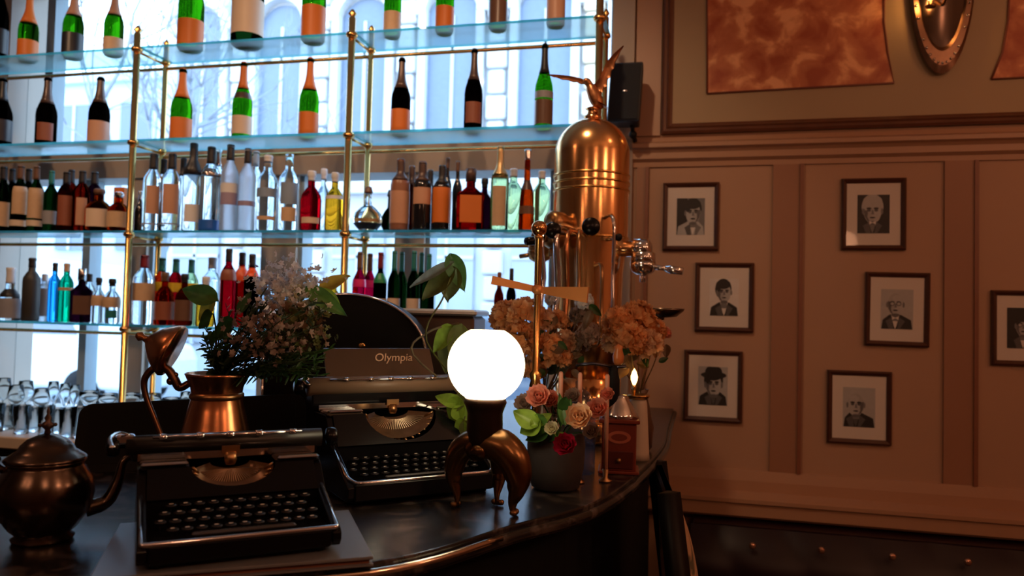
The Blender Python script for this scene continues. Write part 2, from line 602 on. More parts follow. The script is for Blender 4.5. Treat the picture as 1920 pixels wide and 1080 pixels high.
# vans on the street
def van(name, label, cat, loc, rz, col, L=4.6, H=2.2):
    t = thing(name, label, cat, loc, rz)
    prof = [(-L / 2, .35), (-L / 2, H - .25), (-L / 2 + .2, H), (L / 2 - 1.5, H), (L / 2 - .75, 1.25), (L / 2 - .1, 1.05), (L / 2, .8), (L / 2, .35)]
    m_ = MB(); m_.prism(prof, -0.9, 0.9, 0, frame_m((0, 0, 0), (1, 0, 0), (0, 0, 1)))
    m_.obj('body', mat('car paint ' + name, col, .25, coat=.5), t, bevel=.08)
    m_ = MB()
    for sx in (-L / 2 + .9, L / 2 - .95):
        for sy in (-.82, .82):
            w_ = MB(); w_.lathe([(0.2, -.1), (.33, -.1), (.35, -.06), (.35, .06), (.33, .1), (.2, .1)], 20, 0, M=Matrix.Translation((sx, sy, .35)) @ Matrix.Rotation(R90, 4, 'X')); w_.obj('wheel', M_blackm, t)
    for sy in (-.905, .905):
        m_.prism([(-L / 2 + .3, 1.25), (-L / 2 + .3, H - .3), (L / 2 - 1.55, H - .3), (L / 2 - 1.05, 1.25)], -.01, .01, 0, frame_m((0, sy, 0), (1, 0, 0), (0, 0, 1)))
    m_.obj('side_window', M_dkwin, t)
    return t
p = onZ(880, 640, -0.25)
van('parked_car', 'dark grey car parked across the street behind the espresso machine', 'car', (-3.0, 12.2, -.25), 0.03, (.10, .12, .16), 4.2, 1.75)
van('delivery_van', 'white delivery van parked outside the lower left window', 'van', (-11.6, 11.6, -.25), 0.03, (.75, .8, .85), 5.2, 2.5)

# ---------------------------------------------------------------- bar counter
edge = catmull([(-2.6, 0.45, 0), (-1.6, 0.72, 0), (-0.85, 0.985, 0), (-0.51, 1.165, 0), (-0.345, 1.452, 0), (-0.20, 1.76, 0), (-0.115, 2.45, 0), (-0.115, 3.0, 0), (-0.115, 3.58, 0)], 8)
back = [(-0.98, 3.58), (-0.98, 2.5), (-1.12, 2.2), (-1.52, 1.80), (-2.2, 1.42), (-2.9, 1.20)]
cnt = thing('bar_counter', 'dark veined marble bar counter curving round towards the window wall', 'bar counter', (0, 0, 0))
poly = [(p.x, p.y) for p in edge] + back
b = MB(); b.prism(poly, 1.062, 1.10); b.obj('counter_top', M_counter, cnt, bevel=.004)
b = MB(); b.tube([(p.x + 0.004, p.y - 0.003, 1.080) for p in edge], 0.011, 12, 0); b.obj('rounded_edge', M_counter, cnt)
b = MB(); b.tube([(p.x + 0.009, p.y - 0.008, 1.087) for p in edge[:32]], 0.0065, 12, 0); b.obj('edge_highlight_strip', mat('edge highlight metal', (0.85, 0.72, 0.58), 0.16, 1.0, var=.15, scale=14), cnt, label='metal strip added for the bright highlight on the rounded edge')  # strip added to give the polished stone edge its bright highlight
ins = []
for i, p in enumerate(edge):
    a, c = edge[max(i - 1, 0)], edge[min(i + 1, len(edge) - 1)]
    t = (c - a).normalized()
    ins.append((p.x - t.y * 0.10, p.y + t.x * 0.10))
b = MB(); b.prism(ins + [(x + .05, y - .02) for x, y in back], 0.0, 1.062)
b.obj('bar_front', mat('dark painted bar front', (0.012, 0.012, 0.014), .85, spec=.08), cnt)
bc = thing('back_counter', 'beige stone work counter under the glass shelves', 'counter', (-2.9, 3.2, 0))
b = MB(); b.box((0, 0, .87), (3.7, .66, .055), bev=.006); b.obj('work_top', mat('beige stone', (0.62, 0.50, 0.38), .35, scale=8), bc)
b = MB(); b.box((0, .03, .42), (3.6, .58, .84)); b.obj('cabinet', M_blackm, bc)
BCZ = 0.8975

# ---------------------------------------------------------------- glass shelf unit
SZ = [2.722, 2.282, 1.853, 1.415]
PX = [-3.672, -2.584, -1.493, -0.415]
su = thing('bar_shelf_unit', 'brass framed bar shelf with four long glass shelves before the window', 'shelf', (0, 0, 0))
for k, x in enumerate(PX):
    zb = 1.101 if k == 3 else BCZ + .001
    for (y, r, top) in ((3.05, .0155, 2.775), (3.25, .013, 2.78)):
        b = MB(); b.lathe([(r * 1.9, zb), (r * 1.9, zb + .01), (r, zb + .02), (r, top), (r * .6, top + .005), (r * 1.2, top + .018), (r * .5, top + .035), (0.0, top + .04)], 14, 0, (x, y, 0))
        po_ = b.obj('pole', M_brass, su)
        for z in SZ:
            b = MB(); b.lathe([(r, -.03), (r * 1.5, -.026), (r * 1.7, -.018), (r * 1.5, -.008), (r, -.004)], 14, 0, (x, y, z - .004)); b.obj('collar', M_brass, po_)
for k, z in enumerate(SZ):
    for x0, x1 in ((-4.1, PX[0]), (PX[0], PX[1]), (PX[1], PX[2]), (PX[2], PX[3] + .02)):
        b = MB()
        vs = [(x, y, zz) for x in (x0 + .004, x1 - .004) for y in (3.068, 3.30) for zz in (z - .011, z)]
        b.add(vs, [(0, 2, 6, 4), (1, 5, 7, 3)], 0, False)
        b.add(vs, [(0, 1, 3, 2), (4, 6, 7, 5), (0, 4, 5, 1), (2, 3, 7, 6)], 1, False)
        b.obj('glass_shelf', [M_shelf, M_edge], su)
    b = MB(); b.tube([(-4.1, 3.25, z - .05), (PX[3], 3.25, z - .05)], .0085, 10); b.obj('rail', M_brass, su)
    for x in PX:
        b = MB(); b.tube([(x, 3.05, z - .03), (x, 3.25, z - .03)], .006, 8); b.obj('bracket', M_brass, su)

# ---------------------------------------------------------------- bottles
def P_(r, h, kind):
    """outer profile of a bottle of radius r and height h: body, shoulder, neck"""
    if kind == 'champagne':
        return [(r * .82, 0), (r, .012), (r, h * .46), (r * .93, h * .53), (r * .72, h * .61), (r * .50, h * .69), (r * .38, h * .77), (r * .32, h * .88), (r * .32, h * .945), (r * .38, h * .95), (r * .38, h * .975), (r * .28, h)]
    if kind == 'wine':
        return [(r * .9, 0), (r, .01), (r, h * .60), (r * .90, h * .66), (r * .55, h * .73), (r * .38, h * .77), (r * .36, h * .97), (r * .42, h * .975), (r * .36, h)]
    if kind == 'spirit':
        return [(r * .93, 0), (r, .008), (r, h * .64), (r * .95, h * .69), (r * .65, h * .76), (r * .42, h * .80), (r * .38, h * .97), (r * .44, h * .975), (r * .4, h)]
    if kind == 'squat':
        return [(r * .9, 0), (r, .01), (r, h * .52), (r * .92, h * .60), (r * .60, h * .69), (r * .36, h * .74), (r * .33, h * .9), (r * .42, h * .92), (r * .40, h)]
    if kind == 'decanter':
        return [(r * .5, 0), (r * .62, .006), (r * .95, h * .16), (r, h * .27), (r * .9, h * .40), (r * .55, h * .52), (r * .24, h * .60), (r * .20, h * .85), (r * .30, h * .88), (r * .2, h)]
    if kind == 'bell':
        return [(r * .95, 0), (r, .01), (r * .9, h * .35), (r * .75, h * .5), (r * .40, h * .60), (r * .34, h * .9), (r * .4, h)]
    return [(r * .9, 0), (r, .01), (r, h * .8), (r * .4, h * .9), (r * .4, h)]


def rad_at(prof, z):
    for (r0, z0), (r1, z1) in zip(prof, prof[1:]):
        if z0 <= z <= z1:
            return r0 + (r1 - r0) * (z - z0) / max(z1 - z0, 1e-6)
    return prof[-1][0]


def band(prof, z0, z1, off, n=24, a0=0, a1=2 * pi, steps=4, sq=1.0):
    """a label wrapped on the profile, its own thin shell"""
    m_ = MB()
    zs = sorted(set([z0 + (z1 - z0) * i / steps for i in range(steps + 1)] + [z for _, z in prof if z0 < z < z1]))
    nn = max(6, int(n * (a1 - a0) / (2 * pi)))
    full = a1 - a0 > 6.2
    for o_ in (off, off * .35):
        vs = []
        for z in zs:
            r = rad_at(prof, z) + o_
            for i in range(nn + 1):
                a = a0 + (a1 - a0) * i / nn
                vs.append((r * cos(a), r * sin(a) * sq, z))
        fs = []
        for k in range(len(zs) - 1):
            for i in range(nn):
                q = (k * (nn + 1) + i, k * (nn + 1) + i + 1, (k + 1) * (nn + 1) + i + 1, (k + 1) * (nn + 1) + i)
                fs.append(q if o_ == off else q[::-1])
        m_.add(vs, fs)
    return m_


M_green = glassmat('green bottle glass', (0.10, 0.34, 0.03), 0.0, 1.25)
M_dgreen = glassmat('dark green bottle glass', (0.035, 0.085, 0.03), 0.02, 1.3)
M_brown = glassmat('near black bottle glass', (0.022, 0.012, 0.009), 0.03, 1.3)
G = {
    'green': M_green, 'dgreen': M_dgreen, 'dark': M_brown,
    'clear': glassmat('clear bottle glass', (0.93, 0.98, 1.0), 0.0, 1.3),
    'frost': mat('frosted bottle glass', (0.80, 0.90, 0.98), 0.45, trans=0.75, var=.03),
    'redbrown': glassmat('red brown liquor', (0.28, 0.035, 0.015), 0.02, 1.33),
    'amber': glassmat('amber liquor', (0.62, 0.14, 0.02), 0.0, 1.33),
    'red': glassmat('red liqueur', (0.50, 0.02, 0.05), 0.0, 1.33),
    'darkred': glassmat('dark red liqueur', (0.40, 0.01, 0.015), 0.0, 1.33),
    'orange': glassmat('orange aperitif', (0.62, 0.10, 0.02), 0.0, 1.33),
    'yellow': glassmat('yellow liqueur', (0.80, 0.52, 0.10), 0.0, 1.33),
    'pale': glassmat('pale green spirit', (0.72, 0.85, 0.60), 0.0, 1.33),
    'blue': glassmat('bright blue bottle glass', (0.15, 0.62, 0.95), 0.0, 1.33),
    'teal': glassmat('teal bottle glass', (0.03, 0.62, 0.42), 0.0, 1.33),
    'stone': mat('dark stoneware', (0.045, 0.045, 0.045), 0.5),
    'purple': glassmat('dark purple liquor', (0.08, 0.02, 0.05), 0.0, 1.33),
    'black': mat('black bottle', (0.010, 0.010, 0.014), 0.12, coat=.5),
    'tan': mat('copper brown bottle coating', (0.30, 0.13, 0.08), 0.35),
    'magenta': glassmat('magenta cordial', (0.55, 0.01, 0.12), 0.0, 1.33),
}
LC = {
    'orange': mat('orange paper label', (0.74, 0.19, 0.025), 0.5, var=.06), 'rose': mat('pinkish tan label', (0.62, 0.34, 0.23), 0.45, var=.05),
    'cream': mat('cream paper label', (0.78, 0.62, 0.48), 0.5, var=.05), 'black': mat('black paper label', (0.02, 0.02, 0.025), 0.4),
    'tan': mat('tan paper label', (0.66, 0.45, 0.28), 0.5, var=.12, scale=40), 'copper': mat('copper print', (0.60, 0.33, 0.22), 0.4),
    'blue': mat('cobalt label', (0.02, 0.14, 0.62), 0.4), 'greyblue': mat('slate blue label', (0.25, 0.34, 0.48), 0.45),
    'violet': mat('mauve print', (0.36, 0.30, 0.45), 0.45), 'white': mat('white paper label', (0.78, 0.80, 0.84), 0.5, var=.04),
    'grey': mat('grey label', (0.32, 0.33, 0.38), 0.5), 'gold': mat('gold foil', (0.70, 0.50, 0.25), 0.35, .7),
    'green': mat('green foil', (0.02, 0.30, 0.12), 0.35), 'teal': mat('teal foil', (0.02, 0.22, 0.22), 0.35), 'maroon': mat('maroon foil', (0.22, 0.012, 0.03), 0.35),
    'brown': mat('brown foil', (0.16, 0.08, 0.05), 0.35), 'orangered': mat('orange red foil', (0.90, 0.10, 0.01), 0.35), 'pink': mat('pink foil', (0.80, 0.02, 0.22), 0.35),
    'chrome': M_chrome, 'yellow': mat('yellow label', (0.90, 0.62, 0.04), 0.5), 'darkbrown': mat('dark brown foil', (0.10, 0.06, 0.05), 0.3, .2),
    'redbrown': mat('red brown label', (0.30, 0.09, 0.05), 0.45),
}


def bottle(px, ytop, hw, Y, z, kind='spirit', glass='clear', cap='black', capf=.84, label=None, name='liquor_bottle', text='', group=None, sq=1.0, square=False, neck=None):
    """label: list of (material, z0 fraction, z1 fraction, wrap 0..1)"""
    c = onY(px, 500, Y)
    zt = onY(px, ytop, Y)
    x = onY(px, (ytop + (592 - (z - 1.5) * 430)) / 2, Y).x
    h = max(.06, zt.z - z)
    depth = (ROT.inverted() @ (Vector((x, Y, z + h / 2)) - CAM)).z * -1
    r = hw * depth / F
    rz = math.atan2(-x, Y) - R90 * 0 + random.uniform(-.12, .12)
    t = thing(name, text, 'bottle', (x, Y, z + .0008), rz, group)
    prof = P_(r, h, kind)
    b = MB()
    if square:
        body = h * .62
        b.box((0, 0, body / 2), (2 * r, 1.5 * r, body), bev=r * .18)
        b.lathe([(r * .8, body - .002), (r * .55, body + h * .05), (r * .34, body + h * .09), (r * .32, h * .95), (r * .3, h)], 20)
    else:
        b.lathe(prof, 28)
    b.obj('glass_body', G[glass], t)
    if cap:
        cp = [(max(rad_at(prof, h * (capf + (1 - capf) * i / 6)) + .0012, .2 * r if not square else .36 * r), h * (capf + (1 - capf) * i / 6)) for i in range(7)]
        if square:
            cp = [(r * .40, h * capf), (r * .40, h + .001)]
        cp.append((cp[-1][0] * .8, h + .003))
        m_ = MB(); m_.lathe(cp, 20)
        m_.obj('foil' if kind == 'champagne' else 'cap', LC[cap] if cap in LC else M_cap, t)
    for (lm, f0, f1, wrap) in (label or []):
        if square:
            m_ = MB(); w = 2 * r * min(wrap * 1.6, .92); m_.box((0, -.75 * r - .0012, h * (f0 + f1) / 2), (w, .0018, h * (f1 - f0)))
            m_.obj('label', LC[lm], t)
        else:
            a = pi * wrap
            band(prof, h * f0, h * f1, .0013, 36, -R90 - a, -R90 + a).obj('label', LC[lm], t)
    return t


random.seed(11)
# shelf one: champagne (large formats too)
def champ(i, row, px, ytop, hw, z, glass, foil, capf, labels, desc, Y=3.17):
    rown = {0: 'on the top shelf', 1: 'on the second shelf'}[row]
    bottle(px, ytop, hw, Y, z, 'champagne', glass, foil, capf, labels, 'champagne_bottle', f'{desc}, {ORD[i]} along the {"top" if row == 0 else "second"} shelf', 'champagne bottles ' + rown)
row0 = [(-3, -60, 19, 'dark', 'darkbrown', .7, [('black', .1, .35, .7)], 'dark champagne bottle'),
        (55, -10, 17, 'green', 'orange', .56, [('orange', .03, .30, .55)], 'green champagne bottle with orange label and foil'),
        (139, -22, 18, 'green', 'rose', .6, [('black', .05, .34, .5)], 'green champagne bottle with black label and rose foil'),
        (215, -20, 17, 'green', 'copper', .6, [('tan', .03, .25, .5)], 'green champagne bottle with tan label'),
        (360, -85, 23, 'green', 'orange', .7, [('orange', .04, .30, .5)], 'large green bottle with orange label'),
        (468, -190, 29, 'dgreen', 'black', .7, [('cream', .07, .30, .6)], 'widest bottle with cream label'),
        (590, -110, 22, 'green', 'orange', .7, [('orange', .04, .34, .5)], 'large green bottle with orange label'),
        (737, -80, 16, 'green', 'gold', .6, [('tan', .05, .30, .5)], 'green champagne bottle with tan label'),
        (835, -88, 17, 'green', 'orange', .6, [('orange', .04, .32, .55)], 'green champagne bottle with orange label'),
        (935, -90, 17, 'green', 'black', .7, [('brown', .05, .36, .7)], 'green champagne bottle with dark brown label'),
        (1043, -100, 17, 'green', 'gold', .7, [('rose', .02, .33, .7)], 'champagne bottle with pinkish label')]
for i, (px, yt, hw, g, fo, cf, lb, ds) in enumerate(row0):
    champ(i, 0, px, yt, hw, SZ[0], g, fo, cf, lb, ds)
row1 = [(4, 148, 18, 'dark', 'black', .68, [('black', .1, .4, .6)], 'black champagne bottle'),
        (88, 146, 18, 'dark', 'darkbrown', .62, [('redbrown', .08, .33, .25)], 'dark brown champagne bottle without bright label'),
        (187, 146, 18.5, 'dark', 'darkbrown', .62, [('rose', .04, .34, .5)], 'dark champagne bottle with rose tan label'),
        (341, 130, 19, 'green', 'orange', .60, [('orange', .04, .32, .5)], 'green champagne bottle with orange label and foil'),
        (455, 118, 18, 'green', 'orange', .66, [('cream', .07, .30, .5), ('darkbrown', .52, .60, .8)], 'green champagne bottle with cream label and orange foil'),
        (580, 110, 18, 'green', 'orange', .60, [('orange', .03, .31, .55)], 'green champagne bottle with square orange label'),
        (752, 110, 18, 'dark', 'darkbrown', .60, [('orange', .03, .32, .5)], 'dark champagne bottle with orange label'),
        (888, 93, 17, 'dark', 'darkbrown', .62, [('redbrown', .1, .35, .3)], 'slim dark champagne bottle without bright label'),
        (1020, 84, 17, 'green', 'black', .66, [('brown', .06, .34, .6), ('grey', .36, .44, .6)], 'green champagne bottle with round brown label and black foil')]
for i, (px, yt, hw, g, fo, cf, lb, ds) in enumerate(row1):
    champ(i, 1, px, yt, hw, SZ[1], g, fo, cf, lb, ds)

# shelves three and four: spirits.  (px, top, halfwidth, row f/b, kind, glass, cap, capf, labels, square, description)
FR, BK = 3.125, 3.215
def spirits(z, shelf, bay, rows):
    for i, (px, yt, hw, fb, kind, g, cap, cf, lb, sqr, ds) in enumerate(rows):
        bottle(px, yt, hw, FR if fb == 'f' else BK, z, kind, g, cap, cf, lb, 'liquor_bottle',
               f'{ds}, {ORD[i]} in {bay} of {shelf} shelf', f'bottles in the {bay} of the {shelf} shelf', square=sqr)
LB, MBY, RB = 'left bay', 'middle bay', 'right bay'
spirits(SZ[2], 'third', LB, [
    (5, 314, 15, 'f', 'wine', 'dgreen', 'black', .80, [('tan', .08, .45, .5)], False, 'dark green bottle with tan label'),
    (21, 318, 13, 'b', 'wine', 'dark', 'black', .80, None, False, 'dark bottle standing behind'),
    (37, 312, 15, 'f', 'wine', 'dgreen', 'brown', .80, [('tan', .26, .68, .3), ('cream', .08, .17, .5)], False, 'green bottle with two beige labels'),
    (52, 318, 13, 'b', 'wine', 'dark', 'black', .80, None, False, 'dark bottle standing behind'),
    (67, 313, 13.5, 'f', 'wine', 'dgreen', 'brown', .80, [('tan', .20, .66, .35), ('cream', .08, .17, .5)], False, 'green bottle with long beige label'),
    (95, 322, 12, 'f', 'wine', 'dgreen', 'teal', .78, [('grey', .12, .34, .5)], False, 'green bottle with grey label and teal top'),
    (123, 324, 14, 'f', 'spirit', 'redbrown', 'black', .80, [('redbrown', .1, .6, .3)], False, 'red brown bottle with black cap'),
    (132, 320, 13, 'b', 'spirit', 'redbrown', 'black', .80, None, False, 'red brown bottle standing behind'),
    (153, 322, 14.5, 'f', 'spirit', 'redbrown', 'black', .80, [('copper', .1, .55, .2)], False, 'red brown bottle with slanting copper label'),
    (176, 324, 15, 'b', 'spirit', 'purple', 'black', .80, None, False, 'dark purple bottle with black cap'),
    (185, 356, 23, 'f', 'squat', 'amber', 'brown', .88, [('cream', .10, .52, .35)], False, 'squat amber bottle with big cream label'),
    (222, 362, 19, 'f', 'squat', 'amber', 'chrome', .88, [('tan', .10, .50, .5)], False, 'squat amber bottle with tan label beside the pole')])
spirits(SZ[2], 'third', MBY, [
    (262, 360, 9, 'b', 'squat', 'black', 'chrome', .8, None, False, 'small black bottle behind the pole'),
    (286, 290, 17, 'f', 'spirit', 'clear', 'black', .80, [('copper', .22, .58, .22), ('grey', .08, .10, .9)], False, 'clear bottle with narrow copper print'),
    (305, 300, 13, 'b', 'spirit', 'clear', 'black', .80, None, False, 'clear bottle standing behind'),
    (321, 290, 17, 'f', 'spirit', 'clear', 'black', .80, [('copper', .22, .60, .28), ('grey', .08, .10, .9)], False, 'clear bottle with copper emblem'),
    (342, 298, 13, 'b', 'spirit', 'clear', 'black', .76, None, False, 'clear bottle with dark cap standing behind'),
    (361, 270, 17, 'f', 'spirit', 'clear', 'black', .64, [('white', .1, .3, .3)], False, 'clear bottle with tall black conical stopper'),
    (394, 277, 18, 'f', 'spirit', 'clear', 'black', .80, [('blue', .01, .13, 1.0), ('chrome', .66, .74, 1.0)], False, 'clear bottle with cobalt blue foot'),
    (408, 282, 13, 'b', 'spirit', 'clear', 'chrome', .80, None, False, 'clear bottle with chrome top behind'),
    (430, 273, 16, 'f', 'spirit', 'frost', 'black', .82, [('violet', .30, .44, .35), ('white', .44, .55, .4)], False, 'frosted bottle with mauve emblem'),
    (463, 280, 15.5, 'f', 'spirit', 'frost', 'black', .82, [('violet', .30, .36, .5)], False, 'frosted bottle with thin mauve band'),
    (478, 285, 13, 'b', 'spirit', 'clear', 'white', .82, None, False, 'clear bottle with white cap behind'),
    (501, 293, 19, 'f', 'spirit', 'clear', 'white', .92, [('greyblue', .44, .56, .4), ('tan', .14, .19, .3)], False, 'clear bottle with slate blue band'),
    (541, 290, 18, 'f', 'spirit', 'clear', None, .9, [('greyblue', .34, .62, .3), ('tan', .12, .30, .25)], False, 'clear bottle with arched blue label'),
    (583, 322, 19, 'f', 'squat', 'red', 'white', .84, [('cream', .12, .22, .3)], False, 'short bottle of red liqueur'),
    (606, 318, 14, 'b', 'squat', 'clear', 'white', .84, None, False, 'short clear bottle behind'),
    (627, 325, 17, 'f', 'squat', 'yellow', 'white', .84, [('white', .54, .60, .5)], False, 'short bottle of yellow liqueur beside the pole')])
spirits(SZ[2], 'third', RB, [
    (690, 352, 27, 'f', 'decanter', 'clear', 'brown', .86, [('black', .03, .17, 1.0), ('gold', .19, .26, .4)], False, 'round decanter with black foot and gold label'),
    (730, 358, 15, 'b', 'decanter', 'dgreen', 'black', .86, None, False, 'round green decanter behind'),
    (750, 300, 18, 'f', 'spirit', 'tan', 'darkbrown', .70, [('copper', .10, .55, .5)], False, 'brown coated bottle with long dark neck'),
    (771, 313, 14, 'b', 'spirit', 'redbrown', 'darkbrown', .72, None, False, 'red brown bottle behind'),
    (791, 305, 18, 'f', 'spirit', 'black', 'darkbrown', .72, [('copper', .38, .62, .35)], False, 'black bottle with tan shield label'),
    (806, 320, 13, 'b', 'wine', 'black', 'black', .72, None, False, 'black bottle standing behind'),
    (828, 312, 16.5, 'f', 'spirit', 'black', 'black', .72, [('orange', .12, .66, .6)], False, 'black bottle with long orange label'),
    (838, 297, 8.5, 'b', 'wine', 'black', 'brown', .86, None, False, 'slim black bottle behind the orange label'),
    (857, 304, 9, 'b', 'wine', 'black', 'brown', .86, None, False, 'slim black bottle standing behind'),
    (882, 318, 25, 'f', 'squat', 'darkred', 'darkbrown', .80, [('orange', .12, .56, .5)], True, 'square red bottle with large orange label'),
    (908, 336, 15, 'b', 'squat', 'purple', 'black', .84, None, False, 'dark short bottle behind the square one'),
    (937, 276, 17, 'f', 'wine', 'pale', 'gold', .62, [('tan', .05, .52, .25)], False, 'tall pale bottle with gold shoulder'),
    (962, 318, 17, 'b', 'spirit', 'pale', 'white', .88, None, False, 'pale green bottle behind'),
    (988, 282, 15, 'f', 'bell', 'amber', 'chrome', .88, [('brown', .2, .3, .9), ('darkbrown', .5, .62, .9)], False, 'slender amber bottle with silvery ball top'),
    (1015, 322, 16, 'b', 'spirit', 'pale', 'white', .88, None, False, 'pale green bottle next to the coffee machine')])
spirits(SZ[3], 'lowest', LB, [
    (18, 503, 20, 'f', 'bell', 'clear', 'white', .7, [('black', .44, .60, .8), ('grey', .04, .42, .9)], False, 'clear bell bottle with grey and black label'),
    (58, 485, 15, 'f', 'spirit', 'stone', 'black', .86, None, False, 'tall dark stoneware bottle'),
    (82, 515, 12, 'b', 'spirit', 'frost', 'white', .86, [('grey', .1, .7, .4)], False, 'pale frosted bottle'),
    (101, 494, 10.5, 'f', 'spirit', 'blue', 'black', .86, None, False, 'slim bright blue bottle'),
    (123, 495, 12.5, 'f', 'spirit', 'teal', 'tan', .86, [('tan', .54, .59, .6)], False, 'slim teal green bottle'),
    (152, 505, 18, 'f', 'squat', 'purple', 'chrome', .78, [('brown', .15, .5, .5)], True, 'square dark bottle with silvery top'),
    (166, 515, 11, 'b', 'spirit', 'clear', 'black', .84, None, False, 'clear bottle standing behind'),
    (184, 522, 12, 'f', 'squat', 'clear', 'black', .84, [('tan', .38, .62, .5)], False, 'clear bottle with tan label'),
    (209, 524, 15, 'f', 'squat', 'clear', 'black', .84, [('tan', .36, .60, .6), ('teal', .12, .30, .2)], False, 'clear bottle with olive label beside the pole')])
spirits(SZ[3], 'lowest', MBY, [
    (269, 480, 19, 'f', 'spirit', 'clear', 'maroon', .82, [('tan', .34, .60, .5)], False, 'clear bottle with orange tan label and maroon cap'),
    (302, 485, 14, 'b', 'spirit', 'orange', 'teal', .80, [('yellow', .50, .64, .6)], False, 'orange bottle with teal cap behind'),
    (308, 512, 17, 'f', 'squat', 'orange', 'brown', .84, [('redbrown', .1, .45, .5)], False, 'squat orange red bottle with brown label'),
    (328, 487, 14, 'b', 'spirit', 'red', 'teal', .80, [('yellow', .50, .64, .6)], False, 'red bottle with teal cap behind'),
    (345, 515, 16, 'f', 'squat', 'redbrown', 'black', .84, [('brown', .1, .5, .4)], False, 'squat red brown bottle with dark label'),
    (357, 488, 13, 'b', 'spirit', 'pale', 'teal', .80, [('yellow', .52, .64, .6)], False, 'pale bottle with teal cap behind'),
    (385, 520, 17, 'f', 'squat', 'yellow', 'white', .84, None, False, 'bottle of deep yellow liqueur'),
    (396, 484, 17, 'b', 'spirit', 'clear', 'grey', .84, None, False, 'clear bottle with grey cap behind the leaf'),
    (427, 468, 14, 'f', 'spirit', 'red', 'black', .84, [('redbrown', .60, .74, 1.0)], False, 'red bottle with black cap'),
    (452, 475, 14, 'b', 'spirit', 'darkred', 'black', .84, [('orangered', .62, .82, .8)], False, 'dark red bottle with orange red collar'),
    (471, 478, 14, 'f', 'spirit', 'dark', 'black', .84, [('orangered', .70, .82, .8)], False, 'dark bottle with orange red collar'),
    (505, 512, 14, 'f', 'squat', 'clear', 'black', .84, [('white', .2, .5, .5)], False, 'short clear bottle behind the flowers'),
    (545, 515, 14, 'f', 'squat', 'clear', 'grey', .84, [('grey', .2, .5, .5)], False, 'short clear bottle with grey label'),
    (590, 520, 14, 'f', 'squat', 'pale', 'white', .84, None, False, 'short pale bottle'),
    (625, 518, 15, 'f', 'squat', 'yellow', 'white', .84, None, False, 'short yellow bottle beside the pole')])
spirits(SZ[3], 'lowest', RB, [
    (673, 474, 12.5, 'f', 'wine', 'magenta', 'brown', .78, [('pink', .56, .66, 1.0), ('cream', .25, .42, .6)], False, 'magenta bottle with brown cap beside the pole'),
    (692, 477, 12.5, 'b', 'wine', 'magenta', 'brown', .78, [('pink', .56, .66, 1.0)], False, 'magenta bottle behind'),
    (712, 475, 12.5, 'f', 'wine', 'dark', 'maroon', .80, [('green', .62, .74, 1.0), ('cream', .2, .42, .6)], False, 'dark bottle with green collar and maroon cap'),
    (738, 472, 11.5, 'f', 'wine', 'dgreen', 'teal', .76, [('cream', .2, .42, .6)], False, 'dark green bottle with teal foil'),
    (752, 474, 11, 'b', 'wine', 'dgreen', 'teal', .76, None, False, 'green bottle with teal foil behind'),
    (775, 472, 12, 'f', 'wine', 'dgreen', 'teal', .76, [('cream', .2, .42, .6)], False, 'green bottle behind the big leaf'),
    (789, 475, 11, 'b', 'wine', 'dgreen', 'teal', .76, None, False, 'slim green bottle behind the big leaf'),
    (803, 478, 11, 'f', 'wine', 'dgreen', 'teal', .76, None, False, 'slim green bottle, the last before the lamp'),
    (935, 512, 9, 'f', 'wine', 'redbrown', 'redbrown', .76, None, False, 'thin brown bottle above the lamp'),
    (958, 505, 9, 'f', 'wine', 'dark', 'black', .76, None, False, 'thin dark bottle behind the crossbar')])
# carton behind the squat bottles
c = onY(229, 380, BK + .03)
b = MB(); b.box((0, 0, .115), (.06, .05, .23)); o = b.obj('bottle_carton', LC['orange'], loc=(c.x, BK + .03, SZ[2] + .001))
o['label'] = 'tall orange gift carton behind the squat amber bottles'; o['category'] = 'carton'

# ---------------------------------------------------------------- drinking glasses on the back counter
M_dg = glassmat('drinking glass', (0.97, 0.99, 1.0), 0.0, 1.25)
def vessel(prof, t, name='bowl'):
    m_ = MB(); m_.lathe(prof, 22); return m_.obj(name, M_dg, t)
def tumbler(x, y, h, r, label):
    t = thing('tumbler_glass', label, 'glass', (x, y, BCZ + .001), 0, 'tumblers on the beige counter')
    vessel([(r * .85, 0), (r, h), (r * .95, h), (r * .80, .012), (0, .012)], t)
def stem(x, y, h, r, label, kind):
    t = thing(kind + '_glass', label, 'glass', (x, y, BCZ + .001), 0, kind + ' glasses on the beige counter')
    if kind == 'coupe':
        vessel([(.003, h * .62), (r * .5, h * .66), (r, h * .84), (r, h), (r * .97, h), (r * .95, h * .85), (r * .4, h * .69), (0, h * .66)], t)
    elif kind == 'wine':
        vessel([(.003, h * .48), (r * .75, h * .56), (r, h * .72), (r * .8, h), (r * .77, h), (r * .95, h * .72), (r * .7, h * .58), (0, h * .5)], t)
    else:
        vessel([(.003, h * .40), (r * .6, h * .48), (r, h * .75), (r * .9, h), (r * .87, h), (r * .95, h * .75), (0, h * .44)], t)
    m_ = MB(); m_.lathe([(r * .85, 0), (r * .85, .002), (.005, .008), (.003, h * .2), (.003, h * .62 if kind == 'coupe' else h * .48)], 18); m_.obj('stem', M_dg, t)
g0 = [(-6, .10), (42, .10), (88, .105), (128, .10), (14, .085), (66, .085), (108, .085), (150, .11), (188, .10), (232, .105), (282, .10)]
for i, (px, h) in enumerate(g0):
    y = 2.965 + (.075 if i > 3 and i < 7 else 0)
    x = onY(px, 760, y).x
    tumbler(x, y, h + .03, .036, f'clear tumbler glass, {ORD[i]} in the row along the beige counter')
k = 0
